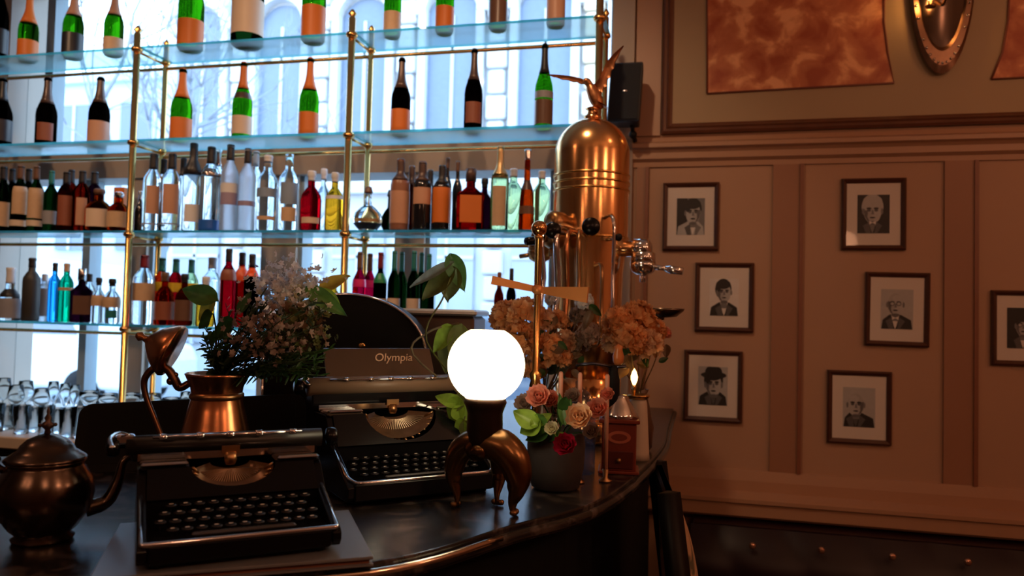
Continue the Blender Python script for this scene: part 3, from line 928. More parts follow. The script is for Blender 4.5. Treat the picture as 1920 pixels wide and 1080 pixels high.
for kind, rows in (('wine', [(6, 3.22, .22), (48, 3.24, .21), (30, 3.13, .20), (78, 3.14, .19)]), ('coupe', [(168, 3.14, .19), (203, 3.16, .18), (245, 3.14, .19), (284, 3.17, .19), (322, 3.14, .18)]), ('flute', [(100, 3.28, .21), (122, 3.30, .2), (140, 3.26, .2), (348, 3.24, .2), (375, 3.27, .2)])):
    for i, (px, y, h) in enumerate(rows):
        stem(onY(px, 740, y).x, y, h, {'wine': .038, 'coupe': .045, 'flute': .026}[kind], f'clear stemmed {kind} glass, {ORD[i]} from the left of its kind', kind)
#PART2
# ---------------------------------------------------------------- typewriters
M_ivory = mat('key legend', (0.75, 0.73, 0.68), 0.4)
def key_mesh(round_=True):
    me = MB()
    me.lathe([(.0068, 0), (.0078, .0012), (.0078, .003), (.0066, .0042), (0, .0040)], 14, 0)
    me.lathe([(.0080, .0005), (.0087, .0015), (.0087, .0028), (.0080, .0034)], 14, 1)
    me.box((0, 0, .0044), (.0062, .0030, .0007), 2)
    me.box((0, 0, -.006), (.002, .003, .012), 0)
    return me
def typewriter(t, w=.30, zf=.048, zd=.118, lip='square', n_top=11, body=M_black, text=None, cover=M_black, nr=.068, ch=0.0, prd=.017, nd=.62, plat=(.012, .011, .011), th=.044):
    hw = w / 2
    yf, yk, yd, yb = -.150, -.030, .012, .150
    # floor pan and side cheeks
    b = MB(); b.box((0, 0, .022), (w - .016, .29, .020), bev=.005); b.obj('base_pan', body, t)
    for s in (-1, 1):
        b = MB()
        pr = [(yf + .008, .010), (yf, .020), (yf, zf - .006), (yf + .008, zf), (yk, zf + (zd - zf) * .48), (yd, zd - .006), (yd + .012, zd), (yb, zd), (yb, .010)]
        b.prism(pr, -.007, .007, 0, frame_m((s * (hw - .007), 0, 0), (0, 1, 0), (0, 0, 1)))
        b.obj('side_panel', body, t, bevel=.002)
    b = MB(); b.box((0, yf + .006, .010 + (zf - .010) / 2), (w - .028, .012, zf - .010), bev=.003); b.obj('front_panel', body, t)
    # chrome strip round the keyboard opening
    b = MB()
    rr = .030 if lip == 'round' else .006
    up = lambda y: zf + (zd - zf) * .48 * max(0, (y - yf - .008)) / (yk - yf - .008)
    pts = [(-hw + .006, yk + .01, up(yk + .01) + .002)]
    for k in range(9):
        a = pi + (pi / 2) * k / 8
        x, y = -hw + .006 + rr + rr * cos(a), yf + .004 + rr + rr * sin(a)
        pts.append((x, y, up(y) + .002))
    pts += [(-x, y, z) for x, y, z in reversed(pts)]
    b.tube(pts, .0040, 8); b.obj('chrome_strip', M_chrome, t)
    # front mask with the round notch over the type basket
    sl = Vector((0, yd - yk, zd - (zf + (zd - zf) * .48)))
    L = sl.length
    mk = [(-hw + .014, 0), (hw - .014, 0), (hw - .014, L)] + [(nr * cos(a), L - nr * nd * sin(a)) for a in [pi * k / 14 for k in range(15)]] + [(-hw + .014, L)]
    b = MB(); b.prism(mk, -.002, .002, 0, frame_m((0, yk, zf + (zd - zf) * .48), (1, 0, 0), sl)); b.obj('front_mask', body, t)
    for s in (-1, 1):
        b = MB()
        x0, x1 = nr + .002, hw - .002
        b.box((s * (x0 + x1) / 2, yd + .030, zd + .001), (x1 - x0, .060, .010), 0, bev=.004)
        dk = b.obj('deck', cover, t)
        b = MB(); b.box((s * (x0 + x1) / 2, yd + .003, zd + .0075), (x1 - x0 - .004, .013, .007), bev=.003); b.obj('chrome_bar', M_chrome, dk)
    b = MB()
    for k in range(15):
        a = pi + pi * k / 14
        b.tube([(nr * .95 * cos(a), yd + .005, zd - .002 + nr * nd * .95 * sin(a)), (.75 * nr * cos(a), yd + .03, zd - .020 + nr * .4 * sin(a))], .003, 6)
    b.obj('notch_rim', M_brassd, t)
    b = MB()
    b.grid(lambda u, v: (nr * .97 * cos(pi + pi * u) * (1 - .5 * v), yd + .004 + .055 * v, zd - .004 + nr * .64 * sin(pi + pi * u) * (1 - .75 * v)), 20, 6)
    b.obj('type_basket', mat('type basket steel', (.30, .19, .12), .35, .8, var=.4, scale=60), t)
    b = MB()
    for k in range(29):
        a = pi + pi * (k + .5) / 29
        b.box((0, 0, 0), (.0016, .0035, .052), 0, frame_m((nr * .62 * cos(a), yd + .028, zd - .012 + nr * .38 * sin(a)), (sin(a), 0, -cos(a)), (0, 1, 0)) @ Matrix.Rotation(.25, 4, 'X'))
    b.obj('type_bars', mat('type bar steel', (.42, .30, .20), .3, .9), t, kind='stuff')
    b = MB(); b.lathe([(.008, 0), (.011, .008), (.009, .022)], 14, 0, (0, yd + .052, zd - .008)); b.box((0, yd + .052, zd + .018), (.03, .003, .014)); b.obj('ribbon_guide', M_brassd, t)
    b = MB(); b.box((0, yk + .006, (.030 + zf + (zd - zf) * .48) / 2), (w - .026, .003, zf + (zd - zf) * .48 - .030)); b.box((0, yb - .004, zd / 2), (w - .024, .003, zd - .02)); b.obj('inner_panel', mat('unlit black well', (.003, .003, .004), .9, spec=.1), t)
    # keyboard
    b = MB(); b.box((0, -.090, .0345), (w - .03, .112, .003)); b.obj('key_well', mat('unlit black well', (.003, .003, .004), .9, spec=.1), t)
    kp = key_mesh()
    first = None
    for r in range(4):
        n = n_top + (0, 0, 1, 0)[r]
        y = yk - .010 - r * .0205
        z = zf + .030 - r * .0075
        for i in range(n):
            x = (i - (n - 1) / 2) * (w - .066) / n_top + (.006, -.004, 0, .006)[r]
            if first is None:
                k_ = first = kp.obj('key', [M_key, mat('dark key ring', (.035, .035, .04), .4, .5), M_ivory], t)
            else:
                k_ = first.copy(); COL.objects.link(k_); k_.parent = t
            k_.location = (x, y, z)
    b = MB(); b.box((.004, yk - .094, zf + .006), (w * .52, .011, .006), bev=.0025); b.obj('space_bar', mat('space bar', (.06, .06, .065), .25, coat=.5), t)
    # carriage
    cy, cz = yd + .092, zd + .026 + ch
    X = Matrix.Rotation(R90, 4, 'Y')
    b = MB(); b.box((0, cy + .012, zd + .007 + ch * .5), (w + .02, .05, .014 + ch), bev=.003); b.box((0, cy - .030, zd + .010), (w, .006, .012), 1); ca = b.obj('carriage', [body, M_chrome], t)
    b = MB(); b.lathe([(.003, -hw - .02), (prd, -hw - .018), (prd, hw + .018), (.003, hw + .02)], 24, 0, M=Matrix.Translation((0, cy, cz)) @ X); b.obj('platen', mat('platen rubber %d' % int(plat[0] * 100), plat, .4), ca)
    for s in (-1, 1):
        b = MB(); b.lathe([(.004, 0), (.004, .010), (.016, .012), (.018, .018), (.018, .026), (.014, .031), (0, .032)], 20, 0, M=Matrix.Translation((s * (hw + .017), cy, cz)) @ Matrix.Rotation(s * R90, 4, 'Y')); b.obj('platen_knob', M_black, ca)
    b = MB(); b.tube([(-hw * .85, cy - .022, cz + .016), (hw * .85, cy - .022, cz + .016)], .0028, 8)
    for x in (-.05, .0, .05, -.11, .11): b.lathe([(.0055, -.006), (.0055, .006)], 12, 0, M=Matrix.Translation((x, cy - .022, cz + .016)) @ X)
    b.obj('paper_bail', M_chrome, ca)
    b = MB(); b.tube(catmull([(-hw - .012, cy, cz + .018), (-hw - .030, cy - .02, cz + .026), (-hw - .042, cy - .055, cz + .022), (-hw - .038, cy - .085, cz + .012)], 5), [.0035] * 15 + [.005], 8, flat=.6); b.box((-hw - .02, cy, cz + .012), (.03, .022, .016), bev=.003); b.obj('return_lever', M_chrome, ca)
    b = MB(); b.box((0, 0, th / 2), (w * .80, .003, th), 0, Matrix.Translation((0, cy + .026, cz + .004)) @ Matrix.Rotation(-.5, 4, 'X')); pt = b.obj('paper_table', cover, ca, bevel=.001) if text else None
    if text:
        cu = bpy.data.curves.new('lettering', 'FONT'); cu.body = text; cu.size = .030; cu.extrude = .0006; cu.shear = .25; cu.align_x = 'CENTER'
        lt = bpy.data.objects.new('lettering', cu); COL.objects.link(lt); bpy.context.view_layer.update()
        lm_ = bpy.data.meshes.new_from_object(lt.evaluated_get(bpy.context.evaluated_depsgraph_get()))
        bpy.data.objects.remove(lt); lt = bpy.data.objects.new('lettering', lm_); COL.objects.link(lt); lt.parent = pt
        lt.matrix_local = Matrix.Translation((.035, cy + .026, cz + .004)) @ Matrix.Rotation(-.5, 4, 'X') @ Matrix.Translation((0, -.0025, th - .036)) @ Matrix.Rotation(R90, 4, 'X')
        lm_.materials.clear(); lm_.materials.append(mat('gilt lettering', (.80, .62, .45), .4, .3))
    for sx in (-1, 1):
        for sy in (-1, 1):
            b = MB(); b.lathe([(.011, 0), (.012, .004), (.010, .012)], 14, 0, (sx * (hw - .03), sy * .12, 0)); b.obj('foot', M_blackm, t)

TW1 = (-.762, 1.170); A1 = radians(40)
b = MB(); b.box((0, 0, .0125), (.40, .30, .005), 0, bev=.001); b.box((.002, 0, .0062), (.385, .285, .0075), 1); b.box((0, 0, .0015), (.40, .30, .003), 0)
o = b.obj('flat_book', [mat('blue grey book cover', (.17, .18, .20), .35), mat('red brown page edge', (.24, .09, .05), .7)], loc=(-.745, 1.165, 1.1005), rz=radians(33))
o['label'] = 'large grey flat book lying under the front typewriter'; o['category'] = 'book'
t1 = thing('typewriter', 'black portable typewriter with chrome strips, on the flat grey book', 'typewriter', (*TW1, 1.116), A1)
typewriter(t1, .296, zf=.038)
t2 = thing('typewriter', 'black rounded typewriter with gilt lettering, beside the globe lamp', 'typewriter', (-.668, 1.690, 1.1005), radians(44))
typewriter(t2, .352, zf=.046, zd=.168, nr=.088, ch=.030, prd=.022, nd=.80, plat=(.26, .19, .13), th=.092, lip='round', n_top=12, text='Olympia', cover=mat('brown grey lacquer', (.10, .07, .05), .18, .4, coat=.6))  # tan platen colour has the lamp's warm light put into it

# ---------------------------------------------------------------- globe lamp
LP = Vector((-.425, 1.527, 1.1005))
lampt = thing('globe_lamp', 'lit white globe lamp on a bronze three-legged foot at the counter edge', 'lamp', LP)
b = MB(); R_ = .079
prof = [(R_ * cos(a), .2985 + R_ * sin(a) * .99) for a in [-1.0 + (1.12 + 1.0) * k / 16 for k in range(17)]]
prof = [(R_ * .52, .2985 - R_ * .86)] + prof
b.lathe(prof, 40); gs = b.obj('globe_shade', emit('lit opal glass', (1.0, .80, .50), 7.0), lampt)
b = MB(); b.lathe([(.030, .125), (.033, .150), (.037, .165), (.036, .200), (.040, .212), (.044, .222), (.040, .232), (.028, .234)], 28); b.obj('socket_column', mat('dark bronze socket', (.06, .035, .025), .35, .9, var=.3), lampt)
for k, (a, big) in enumerate(((radians(-4), 1.0), (radians(78), .7), (radians(162), .75))):
    b = MB()
    d = Vector((cos(a), sin(a), 0))
    P3 = lambda r, z: (d.x * r, d.y * r, z)
    pts = catmull([P3(-.03, .118), P3(.0, .138), P3(.035, .136), P3(.062, .112), P3(.074, .078), P3(.072, .050), P3(.064, .026), P3(.064, .006)], 4)
    n_ = len(pts)
    rr_ = [.022, .032, .035, .034, .028, .018, .010, .005]
    rads = []
    for i in range(n_):
        f_ = i / (n_ - 1) * 7
        q = min(6, int(f_))
        rads.append((rr_[q] + (rr_[q + 1] - rr_[q]) * (f_ - q)) * big)
    b.tube(pts, rads, 16)
    b.ball(P3(.072, .062), .021 * big, sc=(1, 1, 1.2))
    for q in (-.35, 0, .35):
        b.ball((.068 * cos(a + q * .3), .068 * sin(a + q * .3), .0065), .0065, sc=(1.2, 1, 1))
    b.obj('scroll_leg', M_bronze, lampt)

# ---------------------------------------------------------------- copper pitcher with open lid
PT = Vector((-1.045, 1.525, 1.1005))
pit = thing('copper_pitcher', 'old copper pitcher with its lid tipped open, holding the mixed flowers', 'pitcher', PT, radians(20))
b = MB()
prof = [(.080, 0), (.086, .010), (.088, .03), (.082, .08), (.071, .13), (.060, .175), (.053, .205), (.056, .225), (.066, .248), (.069, .254), (.066, .256), (.054, .232), (.050, .206), (.057, .175), (.078, .08), (.082, .03), (0, .02)]
b.lathe(prof, 40); b.obj('body', M_copperd, pit)
b = MB(); b.lathe([(.0545, .198), (.058, .202), (.058, .209), (.0545, .213)], 36); b.obj('neck_ring', M_brassd, pit)
b = MB()
hp = catmull([(-.060, 0, .232), (-.080, 0, .222), (-.092, 0, .240), (-.108, 0, .262), (-.135, 0, .264), (-.155, 0, .240), (-.152, 0, .205), (-.130, 0, .150), (-.105, 0, .09), (-.084, 0, .045)], 6)
b.tube(hp, [.0080 + .0018 * sin(i * .12) for i in range(len(hp))], 10); b.ball((-.100, 0, .236), .009); b.ball((-.090, 0, .25), .006); b.obj('handle', mat('dark copper handle', (.22, .11, .06), .3, 1.0, var=.3), pit)
b = MB()
ML = Matrix.Translation((-.104, 0, .305)) @ Matrix.Rotation(radians(-66), 4, 'Y') @ Matrix.Scale(1.12, 4)
b.lathe([(.052, -.008), (.054, -.003), (.050, .006), (.036, .026), (.020, .040), (.008, .048), (.006, .056), (.010, .062), (.006, .070), (0, .073), ], 32, 0, M=ML)
b.tube([(-.135, 0, .264), (-.13, 0, .275), (-.118, 0, .285)], .006, 8)
b.obj('lid', M_copperd, pit)

# ---------------------------------------------------------------- plants
def petal(m_, base, out, up, L, w, cup, mi=0, nu=3, nv=4):
    out = Vector(out).normalized(); up = Vector(up).normalized(); side_ = out.cross(up).normalized()
    def f(u, v):
        s = (u - .5) * 2
        ww = w * sin(pi * min(.97, .12 + v * .82)) ** .6
        return Vector(base) + out * (L * v) + side_ * (s * ww / 2) + up * (cup * L * (v * v) + .25 * w * s * s)
    m_.grid(f, nu, nv, mi)
def rose(m_, c, r, ax=(0, -.5, .8), mi=0, layers=4):
    ax = Vector(ax).normalized()
    e1 = ax.cross(Vector((.3, .9, .1))).normalized(); e2 = ax.cross(e1)
    for L in range(layers):
        f = (L + 1) / layers
        n = 4 + L
        for k in range(n):
            a = 2 * pi * k / n + L * .6 + random.uniform(-.15, .15)
            o_ = e1 * cos(a) + e2 * sin(a)
            petal(m_, Vector(c) + o_ * (r * .12 * f), (o_ * (.35 + f * .85) + ax * (1.25 - f)).normalized(), (ax * f - o_ * (1.1 - f)).normalized(), r * (.75 + .3 * f), r * (.7 + .5 * f), .35, mi)
def floret_ball(m_, c, r, n=46, mi=0, s=.30, sc=(1, 1, 1)):
    for k in range(n):
        z = random.uniform(-.75, 1); a = random.uniform(0, 2 * pi); q = sqrt(max(0, 1 - z * z))
        ax = Vector((q * cos(a), q * sin(a), z)); p = Vector(c) + Vector((ax.x * sc[0], ax.y * sc[1], ax.z * sc[2])) * (r * random.uniform(.72, 1.0))
        e1 = ax.orthogonal().normalized(); e2 = ax.cross(e1); a0 = random.uniform(0, pi)
        for j in range(4):
            w = a0 + j * R90
            petal(m_, p, e1 * cos(w) + e2 * sin(w) + ax * .35, ax, r * s, r * s * .95, .2, mi, 2, 2)
def leaf(name, mtl, par, base, out, up, L, w, droop=-.35):
    m_ = MB(); out = Vector(out).normalized(); up = Vector(up).normalized(); sd = out.cross(up).normalized()
    def f(u, v):
        s = (u - .5) * 2
        ww = w * (sin(pi * (v ** .75)) ** .8 if 0 < v < 1 else 0.02)
        return Vector(base) + out * (L * v) + sd * (s * ww / 2) + up * (droop * L * v * v + .18 * w * abs(s))
    m_.grid(f, 6, 12)
    return m_.obj(name, mtl, par)
L_dark = leafmat('dark green leaf', (.035, .10, .02)); L_mid = leafmat('mid green leaf', (.10, .24, .05)); L_lime = leafmat('lime green leaf', (.30, .48, .06)); L_yel = leafmat('yellow leaf', (.62, .46, .05))
L_dry = leafmat('dry brown leaf', (.20, .12, .06)); L_olive = leafmat('olive leaf', (.16, .18, .05)); L_sprig = leafmat('dusky green sprig', (.05, .09, .04))
F_or = leafmat('orange hydrangea petal', (.95, .46, .20)); F_pk = leafmat('salmon petal', (.82, .34, .24)); F_pe = leafmat('peach petal', (.95, .58, .36)); F_rd = leafmat('crimson petal', (.45, .01, .05))
F_wh = leafmat('white blossom', (.85, .88, .92)); F_br = leafmat('dusky rose blossom', (.42, .30, .24)); F_cr = leafmat('cream blossom', (.70, .66, .45))

random.seed(21)
Rt = Vector((ROT @ Vector((1, 0, 0)))); Rt.z = 0; Rt.normalize()
Bk = Vector((-Rt.y, Rt.x, 0)); Up = Vector((0, 0, 1))
def W_(px, py, D): return atD(px, py, D)
# bouquet in the pitcher
bq = thing('flower_bouquet', 'mixed bouquet of white filler blossoms and dark sprigs standing in the copper pitcher', 'bouquet', PT + Vector((0, 0, .03)))
bo = PT + Vector((0, 0, .03))
mouth = PT + Vector((.0, .0, .245))
def rel(p): return Vector(p) - bo
ends = [(420, 600, 1.70), (455, 560, 1.78), (500, 540, 1.72), (540, 530, 1.80), (570, 560, 1.75), (600, 610, 1.70), (590, 660, 1.66), (540, 650, 1.62), (480, 640, 1.62), (430, 650, 1.66), (400, 620, 1.75), (610, 690, 1.70)]
for e in ends:
    p = rel(W_(*e)); mth = rel(mouth)
    m_ = MB(); m_.tube(catmull([(mth.x * .4, mth.y * .4, .01), mth, (mth + p) / 2 + Vector((0, 0, .02)), p], 5), .0017, 6); m_.obj('stem', L_sprig, bq)
def fuzz(name, mtl, par, cen, rad, n, size, origin, sc=(1, 1, 1)):
    m_ = MB()
    for k in range(n):
        v = Vector((random.gauss(0, .5), random.gauss(0, .5), random.gauss(0, .5)))
        p = cen - origin + Vector((v.x * rad * sc[0], v.y * rad * sc[1], v.z * rad * sc[2]))
        floret = size * random.uniform(.6, 1.3)
        e = Vector((random.uniform(-1, 1), random.uniform(-1, 1), random.uniform(-.2, 1))).normalized(); e1 = e.orthogonal().normalized(); e2 = e.cross(e1)
        for j in range(5):
            w = j * 2 * pi / 5
            petal(m_, p, e1 * cos(w) + e2 * sin(w), e, floret, floret * .8, .3, 0, 1, 2)
    m_.obj(name, mtl, par, kind='stuff')
def sprigs(name, mtl, par, start, ends_, origin, nl=16, L=.018, w=.006):
    m_ = MB()
    for e in ends_:
        a, c = start - origin, e - origin
        m_.tube([a, (a + c) / 2 + Vector((0, 0, .01)), c], .0011, 5)
        for k in range(nl):
            f = .25 + .75 * k / nl
            p = a + (c - a) * f
            d = Vector((random.uniform(-1, 1), random.uniform(-1, 1), random.uniform(-.6, 1))).normalized()
            petal(m_, p, d + (c - a).normalized() * .5, d.orthogonal(), L * random.uniform(.7, 1.3), w, .2, 0, 2, 3)
    m_.obj(name, mtl, par, kind='stuff')
fuzz('filler_blossoms', F_wh, bq, W_(535, 538, 1.76), .072, 480, .0072, bo, (1, 1, .75))
fuzz('filler_blossoms', F_cr, bq, W_(560, 560, 1.78), .052, 200, .0070, bo)
fuzz('filler_blossoms', F_br, bq, W_(500, 625, 1.68), .075, 340, .0072, bo, (1.1, 1, .7))
fuzz('filler_blossoms', L_olive, bq, W_(562, 622, 1.72), .050, 220, .0080, bo)
fuzz('filler_blossoms', L_dry, bq, W_(572, 612, 1.72), .042, 130, .009, bo)
sprigs('leaf_sprigs', L_sprig, bq, mouth, [W_(400 + random.uniform(-20, 220), random.uniform(560, 700), random.uniform(1.60, 1.80)) for _ in range(34)], bo, 18, .020, .0065)
sprigs('leaf_sprigs', L_dark, bq, mouth, [W_(random.uniform(370, 440), random.uniform(600, 680), random.uniform(1.64, 1.78)) for _ in range(9)], bo, 18, .018, .006)
sprigs('leaf_sprigs', L_dark, bq, mouth, [W_(random.uniform(560, 640), random.uniform(640, 705), random.uniform(1.62, 1.74)) for _ in range(10)], bo, 18, .020, .006)
def vleaf(par, origin, mtl, tip, base, D, w, stem_from=None, nrm=None):
    a, c = rel_(W_(*base, D), origin), rel_(W_(*tip, D + .02), origin)
    leaf('leaf', mtl, par, a, c - a, nrm or Vector((0, -.75, .35)), (c - a).length, w, -.12)
    if stem_from is not None:
        m_ = MB(); s = stem_from - origin; m_.tube(catmull([s, (s + a) / 2 + Vector((0, 0, .03)), a], 5), .0018, 6); m_.obj('stem', mtl, par)
def rel_(p, o): return Vector(p) - Vector(o)
vleaf(bq, bo, L_mid, (340, 540), (412, 566), 1.72, .05, mouth)
vleaf(bq, bo, L_yel, (372, 600), (408, 556), 1.73, .05)
vleaf(bq, bo, L_dark, (372, 615), (400, 588), 1.70, .04, mouth)
vleaf(bq, bo, L_dark, (395, 640), (440, 600), 1.69, .045)
vleaf(bq, bo, L_mid, (648, 590), (575, 540), 1.76, .042, mouth)
vleaf(bq, bo, L_yel, (655, 515), (600, 545), 1.82, .04)
vleaf(bq, bo, L_lime, (640, 585), (600, 545), 1.80, .04)
vleaf(bq, bo, L_olive, (560, 625), (548, 580), 1.70, .04)
vleaf(bq, bo, L_dark, (470, 545), (450, 590), 1.70, .03)

def vase(name, label, pos, prof, m_, cat='vase'):
    q = MB(); q.lathe(prof, 28); o_ = q.obj(name, m_, loc=pos); o_['label'] = label; o_['category'] = cat; return o_
# leafy branches behind the second typewriter
v1 = Vector((-.565, 1.915, 1.1005))
vase('ceramic_vase', 'slim dark ceramic vase behind the rounded typewriter, holding the leafy branches', v1, [(.030, 0), (.036, .01), (.040, .06), (.028, .12), (.020, .15), (.024, .165), (.020, .165), (.016, .15), (.02, .1), (0, .02)], mat('dark glaze', (.03, .03, .025), .2))
lb = thing('leafy_branches', 'green leafy branches rising between the typewriter and the globe lamp', 'branches', v1 + Vector((0, 0, .02)))
lo = v1 + Vector((0, 0, .02)); vm = v1 + Vector((0, 0, .165))
m_ = MB(); m_.tube(catmull([(0, 0, 0), (0, 0, .15), W_(800, 640, 1.9) - lo, W_(830, 560, 1.9) - lo, W_(845, 520, 1.9) - lo], 5), .0022, 6); m_.obj('stem', L_olive, lb)
m_ = MB(); m_.tube(catmull([(0, 0, .15), W_(775, 665, 1.9) - lo, W_(805, 622, 1.9) - lo, W_(860, 606, 1.88) - lo], 5), .0028, 6); m_.obj('stem', leafmat('pale stem', (.25, .22, .14)), lb)
for (tip, bs, D, w, mm) in [((765, 535), (852, 492), 1.9, .030, 'F'), ((790, 560), (855, 505), 1.91, .06, 'O'), ((838, 565), (850, 500), 1.92, .07, 'O'), ((870, 545), (845, 478), 1.9, .05, 'L'),
                           ((850, 690), (868, 610), 1.86, .06, 'O'), ((812, 660), (850, 612), 1.88, .05, 'M'), ((835, 700), (840, 630), 1.92, .05, 'O'), ((880, 660), (850, 610), 1.92, .05, 'M')]:
    vleaf(lb, lo, {'F': leafmat('silvery leaf', (.35, .45, .38)), 'O': L_olive, 'L': L_mid, 'M': L_lime}[mm], tip, bs, D, w)
for (tip, bs, w) in [((815, 742), (870, 760), .035), ((850, 800), (860, 745), .05), ((880, 790), (855, 760), .05), ((838, 770), (875, 745), .04), ((890, 830), (870, 790), .04), ((862, 830), (868, 785), .035)]:
    vleaf(lb, lo, random.choice((L_lime, L_lime, L_yel, L_olive)), tip, bs, 1.83, w, vm if w == .04 else None)
# flower pot at the edge
fp = Vector((-.325, 1.795, 1.1005))
vase('flower_pot', 'round dark grey flower pot of roses beside the globe lamp', fp, [(.048, 0), (.056, .006), (.066, .05), (.068, .10), (.064, .128), (.066, .134), (.060, .134), (.058, .12), (.05, .09), (0, .085)], mat('dark grey pot', (.045, .036, .036), .55, var=.2, scale=30), 'pot')
rs = thing('rose_arrangement', 'salmon and peach roses with bright green leaves growing from the dark pot', 'flowers', fp + Vector((0, 0, .1)))
ro = fp + Vector((0, 0, .1))
for (px, py, D, r, mm) in [(1012, 748, 1.76, .026, F_pk), (1034, 752, 1.80, .020, F_pk), (1088, 786, 1.72, .028, F_pe), (1122, 770, 1.80, .024, F_pk), (1140, 742, 1.86, .016, F_pk), (985, 760, 1.84, .022, F_br), (1048, 772, 1.82, .024, F_br), (1062, 838, 1.70, .024, F_rd), (1036, 806, 1.70, .015, F_cr), (1110, 812, 1.76, .018, F_br), (1075, 745, 1.86, .018, F_br)]:
    p = W_(px, py, D) - ro
    q = MB(); rose(q, p, r, (-.1, -.8, .5)); bl = q.obj('blossom', mm, rs)
    q = MB(); q.tube(catmull([(0, 0, -.01), (p.x * .4, p.y * .4, p.z * .5 + .01), p], 4), .0018, 6); q.obj('stem', L_dark, rs)
for (tip, bs, w, mm) in [((962, 770), (1010, 800), .045, L_lime), ((975, 812), (1015, 790), .05, L_lime), ((1000, 820), (1020, 780), .045, L_mid), ((1035, 775), (995, 800), .03, L_lime), ((1078, 822), (1040, 815), .018, L_lime), ((1050, 800), (1062, 745), .03, L_dark), ((1068, 745), (1070, 800), .022, L_mid), ((1048, 735), (1060, 800), .02, L_mid), ((1025, 830), (1045, 800), .03, L_dark), ((985, 825), (1030, 812), .03, L_dark)]:
    vleaf(rs, ro, mm, tip, bs, 1.73, w)
# orange hydrangeas
v2 = Vector((-.43, 2.16, 1.1005)); v3 = Vector((-.18, 2.40, 1.1005))
PV = [(.030, 0), (.040, .01), (.046, .07), (.030, .14), (.022, .17), (.028, .185), (.023, .185), (.018, .165), (.02, .1), (0, .02)]
vase('ceramic_vase', 'ceramic vase behind the brass post, holding orange hydrangeas', v2, PV, mat('brown glaze', (.09, .045, .03), .25))
vase('ceramic_vase', 'ceramic vase behind the coffee grinder, holding orange hydrangeas', v3, PV, mat('brown glaze', (.09, .045, .03), .25))
def hyd(label, v, heads, bits):
    t = thing('hydrangea_bunch', label, 'flowers', v + Vector((0, 0, .05)), 0, None)
    o_ = v + Vector((0, 0, .05))
    for (px, py, D, r, mm) in heads:
        p = W_(px, py, D) - o_
        q = MB(); floret_ball(q, p, r * .93, 60, 0, .50); q.obj('blossom', mm, t)
        q = MB(); q.tube(catmull([(0, 0, -.02), (p.x * .1, p.y * .1, .12), (p.x * .6, p.y * .6, p.z * .6 + .03), p], 4), .002, 6); q.obj('stem', L_dry, t)
    for (px, py, D, L, mm) in bits:
        p = W_(px, py, D) - o_
        leaf('leaf', mm, t, p, (random.uniform(-1, 1), random.uniform(-.4, .2), random.uniform(-1, .6)), (0, -1, .4), L, L * .55)
random.seed(5)
hyd('orange hydrangeas between the globe lamp and the coffee machine', v2,
    [(950, 595, 2.15, .040, F_or), (985, 590, 2.10, .042, F_or), (972, 635, 2.08, .040, F_or), (1018, 600, 2.12, .030, F_pe), (1022, 655, 2.10, .042, F_or), (1000, 690, 2.12, .03, F_or), (1045, 600, 2.16, .024, F_or), (1060, 640, 2.14, .028, F_pe), (1056, 672, 2.12, .022, F_or), (1085, 590, 2.2, .022, F_br), (1035, 560, 2.2, .018, F_wh), (1090, 640, 2.15, .026, F_br), (1104, 625, 2.1, .026, F_br), (1095, 565, 2.18, .022, F_wh)],
    [(1050 + random.uniform(-40, 60), random.uniform(560, 700), random.uniform(2.05, 2.25), random.uniform(.03, .05), random.choice((L_dry, L_dark, L_sprig, L_dry))) for _ in range(26)])
hyd('orange hydrangeas leaning over the coffee grinder against the panelled wall', v3,
    [(1160, 605, 2.2, .040, F_or), (1195, 598, 2.22, .044, F_or), (1180, 635, 2.16, .042, F_or), (1215, 645, 2.18, .038, F_pe), (1228, 620, 2.25, .03, F_or), (1150, 640, 2.2, .03, F_pe), (1245, 625, 2.3, .018, F_pk)],
    [(1190 + random.uniform(-30, 60), random.uniform(640, 690), random.uniform(2.1, 2.3), random.uniform(.03, .055), random.choice((L_dry, L_dark, L_dry))) for _ in range(14)])

# ---------------------------------------------------------------- brass post with crossbar
bp = Vector((-.414, 1.964, 1.1005))
post = thing('brass_post', 'tall brass post with a slanted crossbar and ball finial before the coffee machine', 'stand', bp)
b = MB(); b.lathe([(.05, 0), (.05, .006), (.03, .014), (.012, .022), (.0085, .04), (.0085, .20), (.012, .21), (.016, .22), (.012, .235), (.016, .25), (.0085, .26), (.0095, .60), (.013, .606), (.008, .612)], 20); b.obj('pole', M_brass, post)
b = MB(); b.ball((0, 0, .628), .021, 0, 20, 14); b.obj('finial', M_copper, post)
cz_ = (onY(1003, 543, bp.y).z - bp.z)
lt = W_(922, 525, 1.99) - bp; rt = W_(1102, 553, 1.93) - bp
b = MB()
for (a, c, w0, w1) in ((Vector((0, 0, cz_)), lt, .008, .011), (Vector((0, 0, cz_)), rt, .008, .020)):
    d = (c - a); M_ = frame_m(a, d, Up)
    L = d.length
    b.prism([(0.006, -w0), (L, -w1), (L, w1), (.006, w0)], -.003, .003, 0, M_)
b.lathe([(.0, -.014), (.013, -.012), (.014, 0), (.013, .012), (0, .014)], 18, 0, M=Matrix.Translation((0, 0, cz_)) @ Matrix.Rotation(R90, 4, 'X'))
b.obj('crossbar', mat('copper orange bar', (.85, .36, .12), .42, .5), post)

